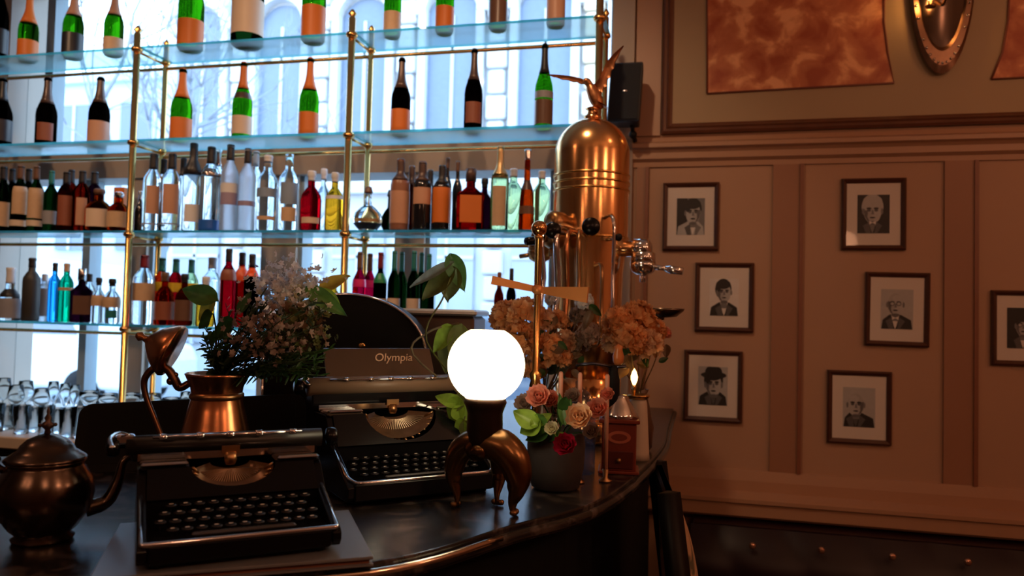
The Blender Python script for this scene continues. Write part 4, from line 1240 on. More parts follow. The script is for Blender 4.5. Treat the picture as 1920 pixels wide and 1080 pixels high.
# ---------------------------------------------------------------- espresso machine
ep = Vector((-.368, 2.585, 1.1005))
em = thing('espresso_machine', 'tall upright copper espresso machine with domed boiler and spread eagle', 'coffee machine', ep, radians(-8))
dome_t = onY(1105, 223, ep.y).z - ep.z
b = MB()
zc = dome_t - .125
prof = [(.105, .20), (.108, .40), (.112, .55), (.124, .66), (.126, .68), (.126, zc)] + [(.126 * cos(a), zc + .125 * sin(a)) for a in [R90 * k / 12 for k in range(1, 13)]]
b.lathe(prof, 56); b.obj('boiler', mat('polished copper boiler', (1.0, .58, .25), .19, 1.0, var=.05, scale=4), em)
for z in (zc - .075, zc - .10, zc - .125, .665):
    b = MB(); b.lathe([(.124, z - .005), (.130, z - .003), (.130, z + .003), (.124, z + .005)], 56); b.obj('boiler_band', M_brass, em)
b = MB(); b.lathe([(.165, 0), (.17, .01), (.17, .06), (.16, .075), (.12, .08), (.11, .12), (.112, .20), (.10, .205)], 48); b.obj('base', M_copper, em)
b = MB(); b.lathe([(.028, dome_t - .006), (.030, dome_t + .006), (.020, dome_t + .014), (.017, dome_t + .028), (.026, dome_t + .034), (.012, dome_t + .04)], 24); b.obj('eagle_stand', M_copper, em)
# eagle
M_eagle = mat('aged copper eagle', (.50, .22, .10), .35, .9, var=.3, scale=60, bump=.3)
ez = dome_t + .036
b = MB()
b.tube(catmull([(.030, .01, ez + .000), (.014, .004, ez + .022), (-.002, 0, ez + .055), (-.012, -.004, ez + .078), (-.022, -.012, ez + .092), (-.034, -.02, ez + .088)], 5), [.006, .010, .013, .017, .020, .021, .022, .022, .022, .021, .020, .019, .018, .017, .015, .013, .012, .012, .012, .012, .011, .010, .008, .006, .004, .003][:26], 14)
b.obj('body', M_eagle, em)
def wing(pts, wd, name):
    m_ = MB()
    c_ = catmull(pts, 6); n = len(c_)
    def f(u, v):
        i = min(int(v * (n - 1)), n - 2); t_ = v * (n - 1) - i
        p = c_[i].lerp(c_[i + 1], t_)
        wv = wd * (.55 + .75 * sin(pi * min(1, v * .9 + .1))) * (1 - v ** 4 * .9) * (1 + .10 * sin(v * 40))
        return p + Vector((.25, .3, -1)).normalized() * (u * wv) + Vector((0, .006 * sin(u * pi), 0))
    m_.grid(f, 6, 26)
    def g(u, v): q = f(u, v); return q + Vector((.001, .006 * (1 - v), 0))
    m_.grid(g, 6, 26)
    m_.obj(name, M_eagle, em)
wing([(.0, 0, ez + .080), (.022, .0, ez + .105), (.042, .0, ez + .150), (.068, .0, ez + .180), (.100, .0, ez + .205)], .036, 'wing')
wing([(-.008, 0, ez + .082), (-.035, -.01, ez + .100), (-.070, -.03, ez + .108), (-.120, -.05, ez + .112), (-.150, -.06, ez + .112)], .016, 'wing')
b = MB(); b.grid(lambda u, v: (.014 + .034 * v, .0 + (u - .5) * .03 * (1 + v), ez + .022 - .020 * v), 4, 6); b.grid(lambda u, v: (.014 + .034 * v, .0 + (u - .5) * .03 * (1 + v), ez + .017 - .020 * v), 4, 6); b.obj('tail', M_eagle, em)
# groups: front (left of view), towards the camera, and right
gz = onY(1080, 428, ep.y - .15).z - ep.z
def group(ang, rr, zz, chrome=M_chrome, handle=True, hl=1.0):
    d = Vector((cos(ang), sin(ang), 0)); s_ = Vector((-sin(ang), cos(ang), 0))
    m_ = MB(); Mx = frame_m((d.x * .10, d.y * .10, zz), s_, Up)
    m_.lathe([(.020, 0), (.026, .02), (.026, .05), (.034, .055), (.034, .10), (.02, .11)], 22, 0, M=Mx)
    m_.lathe([(.040, -.05), (.040, -.015), (.030, -.01), (.022, .02)], 24, 0, M=Matrix.Translation((d.x * .185, d.y * .185, zz)))
    g = m_.obj('brew_group', chrome, em)
    m_ = MB(); m_.lathe([(.020, -.085), (.036, -.075), (.042, -.055), (.042, -.045)], 24, 0, M=Matrix.Translation((d.x * .185, d.y * .185, zz)))
    m_.tube([(d.x * .22, d.y * .22, zz - .06), (d.x * .26, d.y * .26, zz - .065)], .008, 8)
    for q in (-1, 1): m_.tube([(d.x * .185 + s_.x * .012 * q, d.y * .185 + s_.y * .012 * q, zz - .08), (d.x * .185 + s_.x * .016 * q, d.y * .185 + s_.y * .016 * q, zz - .11)], .006, 8)
    m_.obj('portafilter', chrome, g)
    if not handle: return g
    m_ = MB(); m_.tube([(d.x * .26, d.y * .26, zz - .065), (d.x * .28, d.y * .28, zz - .069), (d.x * (.29 + .025 * hl), d.y * (.29 + .025 * hl), zz - .074)], [.010, .014, .012], 12); m_.obj('portafilter_handle', M_black if chrome is not M_chrome else M_chrome, g)
    return g
group(radians(-4), .1, gz - .055)
group(radians(-112), .1, gz + .02, chrome=M_brassd)
group(radians(176), .1, gz - .01, chrome=M_brassd, handle=False)
def knob(px, py, D, r, lab=None):
    p = em.matrix_basis.inverted() @ W_(px, py, D)
    rad_ = Vector((p.x, p.y, 0)); dr = rad_.normalized()
    m_ = MB(); m_.tube([dr * .10 + Vector((0, 0, p.z)), p - dr * .004], .007, 10); v = m_.obj('valve', M_chrome, em)
    toc = em.matrix_basis.to_3x3().inverted() @ (CAM - W_(px, py, D)); toc.normalize()
    m_ = MB(); m_.lathe([(.004, -.014), (r * .8, -.012), (r, -.006), (r, .004), (r * .85, .010), (r * .25, .011), (.0, .009)], 24, 0, M=frame_m(p, dr.cross(Up), Up) if lab else frame_m(p, toc.cross(Up), Up)); m_.obj('valve_knob', M_black, v)
knob(1108, 425, 2.36, .028)
knob(1037, 432, 2.40, .026)
knob(1160, 445, 2.42, .012)
for (px, y0, y1, D, r, mm) in [(1020, 440, 600, 2.42, .008, M_chrome), (1046, 430, 640, 2.40, .010, M_chrome), (1064, 440, 640, 2.38, .008, M_copperd), (1086, 440, 600, 2.38, .007, M_brassd), (1150, 410, 600, 2.42, .006, M_chrome), (1128, 500, 640, 2.40, .006, M_brassd)]:
    a = em.matrix_basis.inverted() @ W_(px, y0, D); c_ = em.matrix_basis.inverted() @ W_(px - 1, y1, D)
    dr = Vector((a.x, a.y, 0)).normalized()
    m_ = MB(); m_.tube(catmull([dr * .10 + Vector((0, 0, a.z + .01)), a, (a + c_) / 2, Vector((a.x, a.y, c_.z)), Vector((dr.x * .09, dr.y * .09, c_.z - .02))], 4), r, 10); m_.obj('pipe', mm, em)
a = em.matrix_basis.inverted() @ W_(1245, 583, 2.5)
m_ = MB(); m_.lathe([(.01, -.022), (.04, -.018), (.062, 0), (.066, .008), (.060, .006), (.04, -.008), (0, -.012)], 28, 0, M=Matrix.Translation(a))
m_.tube([(a.x, a.y, a.z - .02), (.08, a.y * .5, a.z - .04)], .009, 8); m_.obj('drip_dish', mat('dark metal dish', (.16, .12, .09), .25, 1.0), em)

# ---------------------------------------------------------------- coffee grinder
gp = Vector((-.205, 2.055, 1.1005))
gr = thing('coffee_grinder', 'small red wooden coffee grinder with drawer and black crank at the counter bend', 'coffee grinder', gp, radians(6))
M_red = mat('red stained wood', (.20, .035, .018), .35, var=.25, scale=18)
b = MB(); b.box((0, 0, .068), (.088, .088, .124), bev=.003); b.box((0, 0, .004), (.104, .104, .008), bev=.002); b.box((0, 0, .134), (.104, .104, .010), bev=.002); b.obj('wooden_box', M_red, gr)
b = MB(); b.box((0, -.0455, .036), (.074, .006, .044), bev=.0015); dr_ = b.obj('drawer', mat('dark red drawer', (.10, .018, .012), .35), gr)
b = MB(); b.ball((0, -.053, .036), .007); b.obj('knob', M_brassd, dr_)
b = MB(); b.prism([(.026 * cos(a) * 1.15, .016 * sin(a)) for a in [2 * pi * k / 20 for k in range(20)]], -.001, .0015, 0, frame_m((0, -.0455, .094), (1, 0, 0), Up)); b.prism([(.018 * cos(a) * 1.15, .009 * sin(a)) for a in [2 * pi * k / 20 for k in range(20)]], -.001, .0022, 1, frame_m((0, -.0455, .094), (1, 0, 0), Up)); b.obj('name_plate', [mat('pink red plate', (.48, .13, .08), .4), M_red], gr)
b = MB(); b.lathe([(.050, .139), (.046, .150), (.034, .172), (.022, .190), (.020, .198), (.0, .20)], 28); b.obj('hopper', M_chrome, gr)
b = MB(); b.lathe([(.017, .14), (.017, .24), (.012, .26), (.012, .275), (.0, .278)], 18, 0, (-.018, -.01, 0)); b.obj('crank_post', M_blackm, gr)
b = MB(); b.tube([(-.018, -.01, .272), (-.070, -.03, .280), (-.115, -.035, .276)], [.010, .009, .008], 8, flat=.5); b.tube([(-.018, -.01, .272), (.015, -.01, .274)], .009, 8, flat=.5); ck = b.obj('crank', mat('blued steel', (.10, .11, .16), .25, .9), gr)
b = MB(); b.lathe([(.005, .276), (.013, .284), (.015, .30), (.010, .318), (.012, .326), (.0, .332)], 18, 0, (-.006, -.01, 0)); b.obj('crank_knob', mat('orange wood knob', (.60, .20, .06), .3), ck)
# glass cloche behind the roses
cp = onY(1085, 720, 2.0); cpz = 1.1005
b = MB(); b.lathe([(.046, 0), (.047, .12), (.042, .175), (.028, .205), (.008, .22), (.009, .232), (0, .238)], 28)
o = b.obj('glass_cloche', thinglass('bluish bell glass', (.70, .76, .85), 1.6, .05, diff=.15, dcol=(.5, .55, .7)), loc=(cp.x, 2.0, cpz)); o['label'] = 'bluish bell-shaped glass cover behind the roses, left of the coffee grinder'; o['category'] = 'glass cover'
for (px, y0, D, k) in ((1052, 700, 1.88, 'first'), (1088, 702, 1.88, 'second'), (1139, 705, 1.90, 'third')):
    p = W_(px, y0, D)
    t = thing('taper_candle', f'slim pinkish taper candle among the roses, {k} from the left', 'candle', (p.x, p.y, 1.1005), 0, 'slim candles behind the flower pot')
    b = MB(); b.lathe([(.016, 0), (.016, .004), (.006, .01), (.008, .03)], 14); b.obj('holder', M_brassd, t)
    b = MB(); b.lathe([(.0055, .02), (.0055, p.z - 1.1005), (.003, p.z - 1.096), (0, p.z - 1.096)], 12); b.obj('candle', mat('pinkish wax', (.70, .35, .25), .4), t)
# small lit table lamp with flame bulb
fl = W_(1184, 706, 2.22)
sl_ = thing('flame_bulb_lamp', 'tiny glowing flame bulb on a cream candle stand beside the coffee grinder', 'lamp', (fl.x + .02, fl.y, 1.1005))
zz = fl.z - 1.1005
b = MB(); b.lathe([(.036, 0), (.034, .02), (.026, zz - .075), (.022, zz - .060), (.0, zz - .058)], 24, 0, (.0, 0, 0)); b.obj('stand', mat('cream ceramic', (.60, .50, .40), .35), sl_)
b = MB(); b.lathe([(.028, zz - .062), (.034, zz - .054), (.033, zz - .050), (.0, zz - .056)], 24); b.obj('drip_pan', M_brass, sl_)
b = MB(); b.lathe([(.004, zz - .055), (.006, zz - .03), (.005, zz - .024)], 12, 0, (-.012, 0, 0)); b.lathe([(.003, zz - .025), (.009, zz - .010), (.010, zz), (.006, zz + .014), (0, zz + .024)], 16, 1, (-.012, 0, 0))
b.obj('bulb', [M_brass, emit('flame bulb', (1.0, .50, .12), 14)], sl_)

# ---------------------------------------------------------------- teapot
tp = Vector((-1.078, 1.100, 1.1005))
te = thing('metal_teapot', 'tarnished round metal teapot with pointed finial at the near end of the counter', 'teapot', tp, radians(48))
b = MB(); b.lathe([(.045, 0), (.048, .006), (.040, .012), (.052, .022), (.070, .05), (.076, .078), (.072, .105), (.060, .125), (.058, .130), (.062, .134), (.055, .136)], 40); b.obj('body', M_silver, te)
b = MB(); b.lathe([(.060, .133), (.064, .137), (.060, .141), (.050, .148), (.044, .152), (.040, .160), (.030, .170), (.014, .177), (.006, .180)], 36)
ld = b.obj('lid', M_silver, te)
b = MB(); b.lathe([(.006, .178), (.004, .186), (.010, .192), (.010, .196), (.004, .201), (.006, .206), (.002, .213), (.003, .217), (0, .226)], 16)
for a in range(4): b.ball((.011 * cos(a * R90), .011 * sin(a * R90), .194), .0035, 0, 8, 6)
b.obj('finial', mat('dark finial', (.10, .06, .045), .4, .8), ld)
b = MB(); b.tube(catmull([(.062, 0, .045), (.095, 0, .055), (.112, 0, .090), (.118, 0, .120), (.132, 0, .132)], 5), [.015, .015, .014, .014, .013, .012, .012, .011, .011, .010, .009, .009, .008, .008, .007, .007, .007, .007, .007, .007, .007], 12); b.obj('spout', M_silver, te)
b = MB(); b.tube(catmull([(-.060, 0, .122), (-.078, 0, .136), (-.098, 0, .150), (-.118, 0, .135), (-.122, 0, .10), (-.105, 0, .06), (-.072, 0, .045)], 5), .0058, 10); b.ball((-.072, 0, .142), .008); b.obj('handle', M_silver, te)

# ---------------------------------------------------------------- till screen, arched cabinet
TL, TR, BL = W_(152, 757, 1.93), W_(575, 736, 2.06), W_(130, 893, 1.84)
ts = thing('till_screen', 'large black till screen tilted back behind the copper pitcher', 'screen', (TL.x, TL.y, 1.1005))
o_ = Vector((TL.x, TL.y, 1.1005))
xd = (TR - TL); yd_ = (TL - BL)
Lx = xd.length; Ly = yd_.length
Mx = frame_m(BL - o_, xd, yd_)
b = MB()
rr = .03
pl = [(rr, 0), (Lx - rr, 0), (Lx, rr), (Lx, Ly - rr)] + arc(Lx - rr, Ly - rr, rr, 0, R90, 5) + arc(rr, Ly - rr, rr, R90, pi, 5) + [(0, rr)]
b.prism(pl, -.024, 0, 0, Mx); b.obj('casing', mat('black plastic', (.003, .003, .004), .4, spec=.15), ts, bevel=.004)
b = MB(); b.prism([(.025, .025), (Lx - .025, .025), (Lx - .025, Ly - .02), (.025, Ly - .02)], 0, .0008, 0, Mx); b.obj('display', mat('dark display', (.003, .003, .004), .3, spec=.15), ts)
mid = (BL + TR) / 2 - o_
b = MB(); b.box((mid.x - .01, mid.y + .05, .004), (.2, .16, .008), bev=.002); b.tube([(mid.x - .01, mid.y + .06, .006), (mid.x - .005, mid.y + .03, .10)], .02, 12); b.obj('stand', M_blackm, ts)
ac = W_(658, 600, 2.24)
ab = thing('arched_cabinet', 'black arched-top cabinet with silvery sky-glint rim and small gilt emblem', 'cabinet', (ac.x, ac.y, 1.1005), radians(14))
ah = W_(648, 552, 2.24).z - 1.1005
el = lambda ax, ay, n=24: [(ax * cos(pi * k / n), ah - .17 + ay * sin(pi * k / n)) for k in range(n + 1)]
b = MB(); b.prism([(-.228, 0), (.228, 0)] + el(.228, .17), -.07, .07, 0, frame_m((0, 0, 0), (1, 0, 0), Up)); b.obj('body', mat('black satin', (.003, .003, .0035), .55, spec=.2), ab)
b = MB(); b.tube([(x, -.072, z) for x, z in el(.227, .169)], .0045, 8); b.tube([(x, -.072, z) for x, z in ()] or [(-.227, -.072, .01), (-.227, -.072, ah - .17)], .0045, 8); b.obj('rim', M_chrome, ab)  # chrome rim stands in for the sky reflected along the arched top
ex = .048; b = MB(); b.ball((ex, -.073, .305), .010, 0, 14, 8, sc=(1, .3, .8)); b.ball((ex + .010, -.073, .288), .006, 0, 12, 8, sc=(1, .3, 1)); b.obj('emblem', M_brass, ab)
# steel coffee gear behind the lamp
ct = W_(800, 585, 2.55)
cu_ = thing('steel_drip_rack', 'low steel rack with a sloping glass top behind the arched cabinet', 'rack', (ct.x, ct.y, 1.1005), radians(5))
hz = ct.z - 1.1005
b = MB(); b.box((0, 0, hz / 2), (.36, .2, hz - .02), bev=.01); b.obj('housing', mat('brown steel', (.20, .14, .11), .3, .8), cu_)
b = MB(); b.box((0.0, 0, hz), (.38, .22, .02), bev=.006); b.obj('top_tray', mat('brushed steel', (.75, .80, .82), .35, .8), cu_)

# ---------------------------------------------------------------- loudspeaker
sp = onY(1176, 178, 3.43)
spk = thing('loudspeaker', 'black wall loudspeaker mounted beside the window above the coffee machine', 'loudspeaker', (sp.x, 3.43, sp.z), radians(0))
b = MB(); sh = MB()
Mt = Matrix.Rotation(radians(3), 4, 'Y') @ Matrix.Rotation(radians(-8), 4, 'Z')
b.prism([(-.074, -.05), (.074, -.05), (.05, .07), (-.05, .07)], -.132, .132, 0, Mt); b.obj('cabinet', mat('black speaker plastic', (.012, .013, .018), .5), spk, bevel=.008)
b = MB(); b.box((0, -.053, 0), (.134, .006, .246), 0, Mt, bev=.002); b.obj('grille', mat('black speaker cloth', (.010, .012, .018), .8, scale=200), spk)
b = MB(); b.ball((-.005, -.058, .002), .011, 0, 14, 8, sc=(1, .2, .4)); b.obj('badge', M_chrome, spk)
b = MB(); b.tube([(.02, .02, -.13), (.024, .03, -.155)], .008, 8); b.ball((.026, .03, -.172), .018); b.tube([(.026, .03, -.172), (.026, .165, -.172)], .010, 8); b.obj('bracket', M_blackm, spk)

# ---------------------------------------------------------------- framed portraits
M_print = {k: mat('print ' + k, c, .5, var=.10, scale=60) for k, c in dict(white=(.82, .78, .75), light=(.50, .50, .50), mid=(.20, .20, .21), dark=(.02, .02, .022), grey=(.10, .10, .105), skin=(.44, .43, .43), shade=(.14, .135, .14)).items()}
PK = list(M_print)
def ell(cx, cy, rx_, ry_, n=26, a0=0, a1=2 * pi): return [(cx + rx_ * cos(a0 + (a1 - a0) * k / n), cy + ry_ * sin(a0 + (a1 - a0) * k / n)) for k in range(n if a1 - a0 > 6.2 else n + 1)]
def portrait(label, x0, y0, x1, y1, spec, tilt=0.0):
    Yw = WY - .002
    A, C_ = onY(x0, (y0 + y1) / 2, Yw), onY(x1, (y0 + y1) / 2, Yw)
    T, B_ = onY((x0 + x1) / 2, y0, Yw), onY((x0 + x1) / 2, y1, Yw)
    w, h = C_.x - A.x, T.z - B_.z
    t = thing('framed_portrait', label, 'picture', ((A.x + C_.x) / 2, Yw, (T.z + B_.z) / 2), 0, None)
    t.rotation_euler = (0, tilt, 0)
    fw = .021
    b = MB()
    V = frame_m((0, 0, 0), (1, 0, 0), Up)      # local x, up; normal towards -y
    for (ax, az, bx, bz) in ((-w / 2, -h / 2, w / 2, -h / 2), (w / 2, -h / 2, w / 2, h / 2), (w / 2, h / 2, -w / 2, h / 2), (-w / 2, h / 2, -w / 2, -h / 2)):
        a, c = Vector((ax, az, 0)), Vector((bx, bz, 0)); d = (c - a).normalized(); n_ = Vector((-d.y, d.x, 0))
        q0, q1, q2, q3 = a, c, c + n_ * fw - d * fw, a + n_ * fw + d * fw
        m0, m1 = a + (n_ + d) * fw * .35, c + (n_ - d) * fw * .35
        vs = [(*q0.xy, 0), (*q1.xy, 0), (*q1.xy, .014), (*q0.xy, .014), (*m0.xy, .020), (*m1.xy, .020), (*q3.xy, .010), (*q2.xy, .010), (*q3.xy, 0), (*q2.xy, 0)]
        b.add(vs, [(0, 1, 2, 3), (3, 2, 5, 4), (4, 5, 7, 6), (6, 7, 9, 8)], 0, False, V)
    b.obj('frame', M_wood, t)
    b = MB(); b.box((0, -.004, 0), (w - fw * 1.6, .006, h - fw * 1.6)); b.obj('mat_board', mat('warm white mat board', (.80, .72, .65), .6, var=.03), t)
    pw, ph = w * .50, h * .54
    b = MB()
    b.prism([(-pw / 2, -ph / 2), (pw / 2, -ph / 2), (pw / 2, ph / 2), (-pw / 2, ph / 2)], .0072, .0078, PK.index(spec['bg']), V)
    cnt_ = [0]
    def put(poly, col, z):
        pts = [(max(-.5, min(.5, x)) * pw, max(-.5, min(.5, y)) * ph) for x, y in poly]
        cnt_[0] += 1
        zt_ = .0078 + cnt_[0] * .00008 + z * .00004
        b.prism(pts, zt_ - .00006, zt_, PK.index(col), V)
    fx, fy, s = spec.get('fx', 0), spec.get('fy', .12), spec.get('s', 1.0)
    if 'panel' in spec: put([(-.5, -.5), (spec['panel'], -.5), (spec['panel'], .5), (-.5, .5)], spec.get('panelc', 'dark'), 1)
    put([(-.48, -.5), (-.44, -.27), (fx - .14 * s, -.14), (fx + .14 * s, -.14), (.44, -.27), (.48, -.5)], spec['coat'], 2)
    put([(fx - .13, -.15), (fx + .13, -.15), (fx + .04, -.42), (fx, -.5), (fx - .04, -.42)], spec.get('shirt', 'white'), 3)
    put([(fx - .08 * s, -.3), (fx + .08 * s, -.3), (fx + .09 * s, 0), (fx - .09 * s, 0)], 'mid', 4)
    if spec.get('hair'): put(ell(fx + spec.get('hx', 0), fy + .07 * s, .225 * s, .225 * s), spec['hair'], 5)
    put(ell(fx, fy, .185 * s, .215 * s), 'skin', 6)
    put(ell(fx + .08 * s * spec.get('turn', 1), fy - .02, .095 * s, .17 * s), 'light', 7)
    put(ell(fx + .04 * s * spec.get('turn', 1), fy + .11 * s, .11 * s, .07 * s), 'light', 7)
    put([(fx - .19 * s * spec.get('turn', 1) * q_, fy + y_ * s) for q_, y_ in ((.97, .06), (.62, .05), (.50, -.03), (.55, -.10), (.25, -.20), (.60, -.16), (.88, -.08))], 'shade', 8)
    put(ell(fx + .10 * s * spec.get('turn', 1), fy - .06 * s, .045 * s, .03 * s, 14), 'light', 8)
    put(ell(fx, fy - .205 * s, .10 * s, .03 * s, 16), 'shade', 8)
    put([(fx - .30, -.30), (fx - .10, -.20), (fx - .05, -.5), (fx - .20, -.5)], 'grey', 2.5)
    put([(fx + .30, -.30), (fx + .12, -.20), (fx + .06, -.5), (fx + .14, -.5)], 'grey' if spec['coat'] == 'dark' else 'mid', 2.5)
    if spec.get('hair'): put(ell(fx + spec.get('hx', 0), fy + .17 * s, .20 * s, .10 * s, 20), spec['hair'], 8.5); put(ell(fx + spec.get('hx', 0) - .13 * s, fy + .12 * s, .07 * s, .11 * s, 20), spec['hair'], 8.5)
    for q in (-1, 1):
        put(ell(fx + q * .075 * s, fy + .045 * s, .055 * s, .017 * s, 12), 'dark', 9)
        put(ell(fx + q * .075 * s, fy + .012 * s, .042 * s, .024 * s, 12), 'grey', 9)
        put(ell(fx + q * .195 * s, fy - .01, .025 * s, .055 * s, 12), 'mid', 5)
    put([(fx - .012 * s, fy + .02 * s), (fx + .014 * s, fy + .02 * s), (fx + .035 * s, fy - .06 * s), (fx - .025 * s, fy - .06 * s)], 'mid', 9)
    put(ell(fx, fy - .115 * s, .06 * s, .014 * s, 14), 'dark', 9)
    if spec.get('tie') == 'bow':
        put([(fx - .10, -.18), (fx - .10, -.27), (fx, -.225), (fx + .10, -.27), (fx + .10, -.18), (fx, -.215)], spec.get('tiec', 'dark'), 9)
    if spec.get('hat'):
        put(ell(fx, fy + .17 * s, .30 * s, .06 * s, 20), 'dark', 9); put(ell(fx, fy + .22 * s, .20 * s, .13 * s, 20), 'dark', 9)
    if spec.get('glasses'):
        for q in (-1, 1):
            put(ell(fx + q * .078 * s, fy + .012 * s, .058 * s, .042 * s, 14), 'dark', 9); put(ell(fx + q * .078 * s, fy + .012 * s, .044 * s, .030 * s, 14), 'light', 10)
    b.obj('photo_print', list(M_print.values()), t)
    b = MB(); b.box((0, -.0115, 0), (w - fw * 1.7, .0012, h - fw * 1.7)); b.obj('glass_pane', thinglass('picture glass', (.97, .97, .97), 1.35, .03), t)
    b = MB(); b.box((-.002, .0005, -h / 2 - .012), (.07, .002, .008)); b.obj('caption_strip', mat('faint caption', (.42, .28, .20), .6), t)
portrait('framed portrait of a dark-haired man in white shirt, nearest the coffee machine', 1243, 343, 1348, 470, dict(bg='mid', panel=-.12, coat='light', hair='dark', fx=.08, fy=.10, s=1.4, turn=-1))
portrait('framed portrait of a man with dark hair and open white collar, middle of three', 1303, 493, 1413, 622, dict(bg='white', coat='dark', hair='dark', fx=.0, fy=.13, s=1.25, hx=-.03))
portrait('framed portrait of a person in a dark cap and coat, lowest beside the flowers', 1282, 657, 1392, 790, dict(bg='light', coat='dark', hair='dark', hat=True, fx=.02, fy=.04, s=1.45, shirt='grey'))
portrait('framed close portrait of an older light-haired man with bow tie on dark ground', 1577, 335, 1698, 469, dict(bg='dark', coat='dark', hair='light', fx=-.03, fy=.08, s=1.5, tie='bow', tiec='white', shirt='mid'))
portrait('framed portrait of a man with glasses, dark jacket and white bow tie', 1621, 511, 1742, 649, dict(bg='light', coat='dark', hair=None, glasses=True, fx=-.05, fy=.12, s=1.3, tie='bow', tiec='white'), radians(.6))
portrait('framed portrait of a bald man in a dark coat on pale ground', 1550, 695, 1671, 832, dict(bg='light', coat='dark', hair=None, fx=-.10, fy=.06, s=1.35, shirt='grey', turn=-1))
portrait('framed portrait of a dark-haired person with glasses beyond the second batten', 1857, 545, 1978, 686, dict(bg='dark', coat='dark', hair='dark', glasses=True, fx=.0, fy=.06, s=1.25))

# ---------------------------------------------------------------- large framed wall panel and mirror sconce
FX0, FX1, FZ0, FZ1 = -.192, 2.62, 2.350, 3.52
pn = thing('framed_wall_panel', 'large dark-framed wall panel with rust marbled fields above the portraits', 'panel', ((FX0 + FX1) / 2, WY - .003, (FZ0 + FZ1) / 2))
cx_, cz2 = (FX0 + FX1) / 2, (FZ0 + FZ1) / 2
hw_, hh_ = (FX1 - FX0) / 2, (FZ1 - FZ0) / 2
V = frame_m((0, 0, 0), (1, 0, 0), Up)
for (ax, az, bx, bz) in ((-hw_, -hh_, hw_, -hh_), (hw_, -hh_, hw_, hh_), (hw_, hh_, -hw_, hh_), (-hw_, hh_, -hw_, -hh_)):
    a, c = Vector((ax, az, 0)), Vector((bx, bz, 0)); d = (c - a).normalized(); n_ = Vector((-d.y, d.x, 0)); fw = .048
    b = MB()
    q = lambda f, z, e: (*((a if e == 0 else c) + n_ * fw * f + d * fw * f * (1 if e == 0 else -1)).xy, z)
    ff = [(0, 0), (0, .022), (.2, .030), (.45, .026), (.6, .032), (.8, .018), (1, .012), (1, 0)]
    vs = [q(f, z, 0) for f, z in ff] + [q(f, z, 1) for f, z in ff]
    b.add(vs, [(i, 8 + i, 9 + i, i + 1) for i in range(7)], 0, False, V)
    b.obj('frame_side', mat('brown frame wood', (.13, .05, .028), .35, var=.25, scale=16), pn)
b = MB(); b.box((0, -.004, 0), (hw_ * 2 - .08, .007, hh_ * 2 - .08)); b.obj('ground_panel', mat('olive tan ground', (.40, .29, .17), .55, var=.06, scale=3), pn)
M_marb = marble('rust marbled field', (.40, .085, .03), (.90, .45, .22), (.60, .20, .08), 9.0, .45, .4)
def P2(px, py): p = onY(px, py, WY - .01); return (p.x - cx_, p.z - cz2)
sc = onY(1768, -70, WY - .05)
Lp = [P2(1326, 176), P2(1676, 156), P2(1664, 100), P2(1657, 40), P2(1657, -40), P2(1668, -120), P2(1326, -130)]
Rp = [P2(1858, 149), P2(2080, 138), P2(2080, -140), P2(1880, -120), P2(1893, -40), P2(1889, 40), P2(1878, 100)]
for poly_ in (Lp, Rp):
    b = MB(); b.prism(poly_, .006, .011, 0, V); fo = b.obj('marbled_field', M_marb, pn)
    b = MB(); pp = [(x, -.012, z) for x, z in poly_]; b.tube(pp + [pp[0]], .0045, 8); b.obj('field_bead', mat('dark red bead', (.20, .055, .03), .4), fo)
sn = thing('mirror_sconce', 'oval studded metal wall sconce with a mirror and glowing bulb on the framed panel', 'wall lamp', (sc.x, WY - .03, sc.z))
pb = onY(1768, 137, WY - .05)
hhs = sc.z - pb.z; hws = (onY(1832, 60, WY - .05).x - onY(1705, 60, WY - .05).x) / 2
b = MB()
rg = [(1.0, 0), (1.0, .012), (.93, .022), (.80, .020), (.74, .008)]
for i in range(len(rg) - 1):
    (f0, z0), (f1, z1) = rg[i], rg[i + 1]
    b.grid(lambda u, v: (hws * (f0 + (f1 - f0) * v) * cos(2 * pi * u), -(z0 + (z1 - z0) * v), hhs * (f0 + (f1 - f0) * v) * sin(2 * pi * u)), 48, 1)
b.obj('oval_rim', mat('dark sconce metal', (.20, .11, .07), .3, .9, var=.3, scale=30), sn)
st0 = None
for k in range(44):
    a = 2 * pi * k / 44
    if k % 11 in (5,): continue
    if st0 is None:
        m_ = MB(); m_.ball((0, 0, 0), .0065, 0, 10, 7); st0 = o_ = m_.obj('stud', mat('bright stud', (.75, .65, .55), .2, 1.0), sn)
    else:
        o_ = st0.copy(); COL.objects.link(o_); o_.parent = sn
    o_.location = (hws * .87 * cos(a), -.022, hhs * .91 * sin(a))
b = MB(); b.grid(lambda u, v: (hws * .76 * v * cos(2 * pi * u), -.010 - .02 * (1 - v * v), hhs * .80 * v * sin(2 * pi * u)), 40, 8); b.obj('mirror_plate', mat('bronze mirror', (.11, .075, .06), .2, 1.0), sn)
ps = onY(1745, -6, WY - .12)
b = MB(); b.tube([(0.0, -.03, -.18), (0, -.07, -.17), (ps.x - sc.x, -.09, -.12), (ps.x - sc.x, -.09, ps.z - sc.z - .04)], .008, 8); b.lathe([(.018, 0), (.022, .008), (.01, .012), (.01, .03)], 14, 0, (ps.x - sc.x, -.09, ps.z - sc.z - .045)); b.obj('arm', M_brassd, sn)
b = MB(); b.lathe([(.006, -.015), (.014, 0), (.015, .012), (.009, .03), (0, .045)], 16, 0, (ps.x - sc.x, -.09, ps.z - sc.z)); b.obj('bulb', emit('sconce bulb', (1.0, .45, .12), 60), sn)

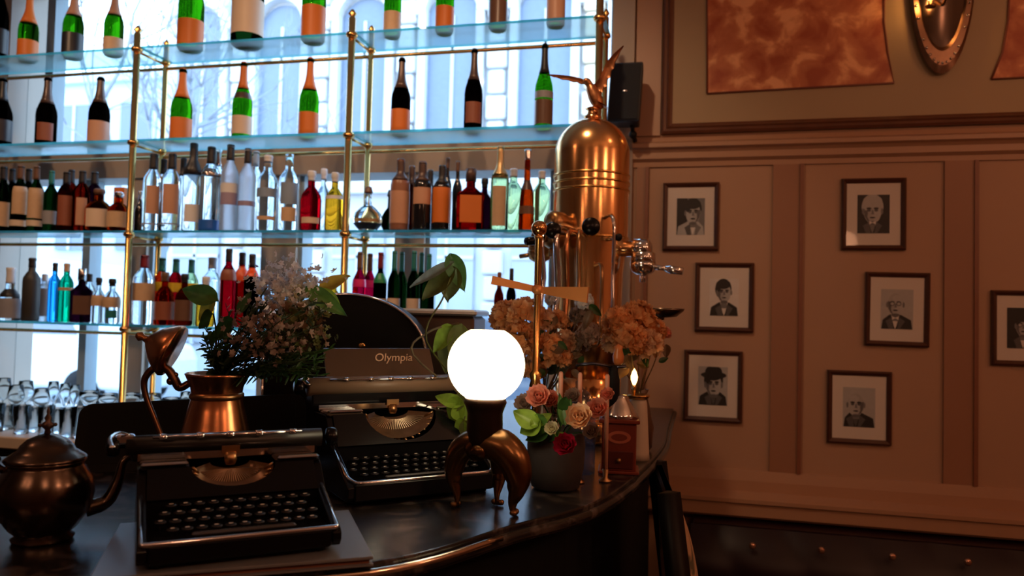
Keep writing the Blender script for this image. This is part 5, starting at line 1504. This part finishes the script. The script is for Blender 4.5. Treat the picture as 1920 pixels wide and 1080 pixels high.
# ---------------------------------------------------------------- banquette and chair
M_lea = mat('burgundy leather', (.012, .003, .007), .4, var=.2, scale=8, spec=.3)
bn = thing('banquette', 'dark burgundy buttoned leather banquette below the panelled wall', 'sofa', (1.9, 3.2, 0))
def backf(u, v):
    x = -1.93 + 3.85 * u; z = .42 + .225 * v
    d = .012 * (abs(sin(pi * (x * 3.6 + v * .5 + .15)))) ** .5 + .03 * sin(pi * v)
    return (x, .20 - d - .10 * (1 - v), z)
b = MB(); b.grid(backf, 150, 12); b.box((-.01, .28, .355), (3.82, .14, .58)); b.obj('back', M_lea, bn)
b = MB(); b.box((-.01, -.05, .36), (3.82, .50, .14), bev=.04); b.obj('seat', M_lea, bn)
b = MB(); b.box((.05, 0, .145), (3.6, .44, .29)); b.obj('plinth', M_blackm, bn)
b0 = None
for px, py in ((1290, 1010), (1410, 1020), (1538, 1028), (1670, 1040), (1810, 1050), (1950, 1060)):
    q = onY(px, py, 3.335)
    m_ = MB()
    if b0 is None: m_.ball((0, 0, 0), .014, 0, 12, 8, sc=(1, .6, 1)); b0 = o_ = m_.obj('button', mat('glossy button', (.55, .30, .20), .15, .8), bn)
    else: o_ = b0.copy(); COL.objects.link(o_); o_.parent = bn
    o_.location = (q.x - 1.9, .105, q.z)
ch = thing('upholstered_chair', 'dark wooden chair with flower-patterned upholstered back beside the bar', 'chair', (.120, 2.11, 0), radians(97))
# local: x across, +y towards the back
M_fl = marble('floral fabric', (.50, .30, .18), (.12, .11, .07), (.55, .36, .22), 11.0, .8, .6)
for s in (-1, 1):
    b = MB(); b.tube([(s * .20, .17, 0), (s * .20, .15, .25), (s * .20, .15, .45), (s * .20, .17, .75), (s * .20, .215, 1.09)], [.019, .022, .028, .030, .028], 4); b.obj('stile', mat('near black wood', (.006, .004, .004), .5, spec=.2), ch)
    b = MB(); b.tube([(s * .20, -.20, 0), (s * .20, -.20, .42)], [.014, .020], 4); b.obj('leg', mat('near black wood', (.006, .004, .004), .5, spec=.2), ch)
b = MB(); b.box((0, -.02, .44), (.43, .42, .09), bev=.03); b.obj('seat', M_fl, ch)
b = MB()
cf = lambda u, v, k: (.178 * (2 * u - 1), .165 + .045 * v + k * (.075 * sin(pi * min(.999, max(.001, u))) ** .45 * sin(pi * min(.999, v * .97 + .02)) ** .4), .52 + v * (.49 + .03 * sin(pi * u)))
b.grid(lambda u, v: cf(u, v, -1.0), 24, 20); b.grid(lambda u, v: cf(1 - u, v, .25), 24, 20)
b.obj('backrest', M_fl, ch)
b = MB(); b.box((0, .21, 1.06), (.40, .025, .05), bev=.01); b.obj('top_rail', mat('near black wood', (.006, .004, .004), .5, spec=.2), ch)
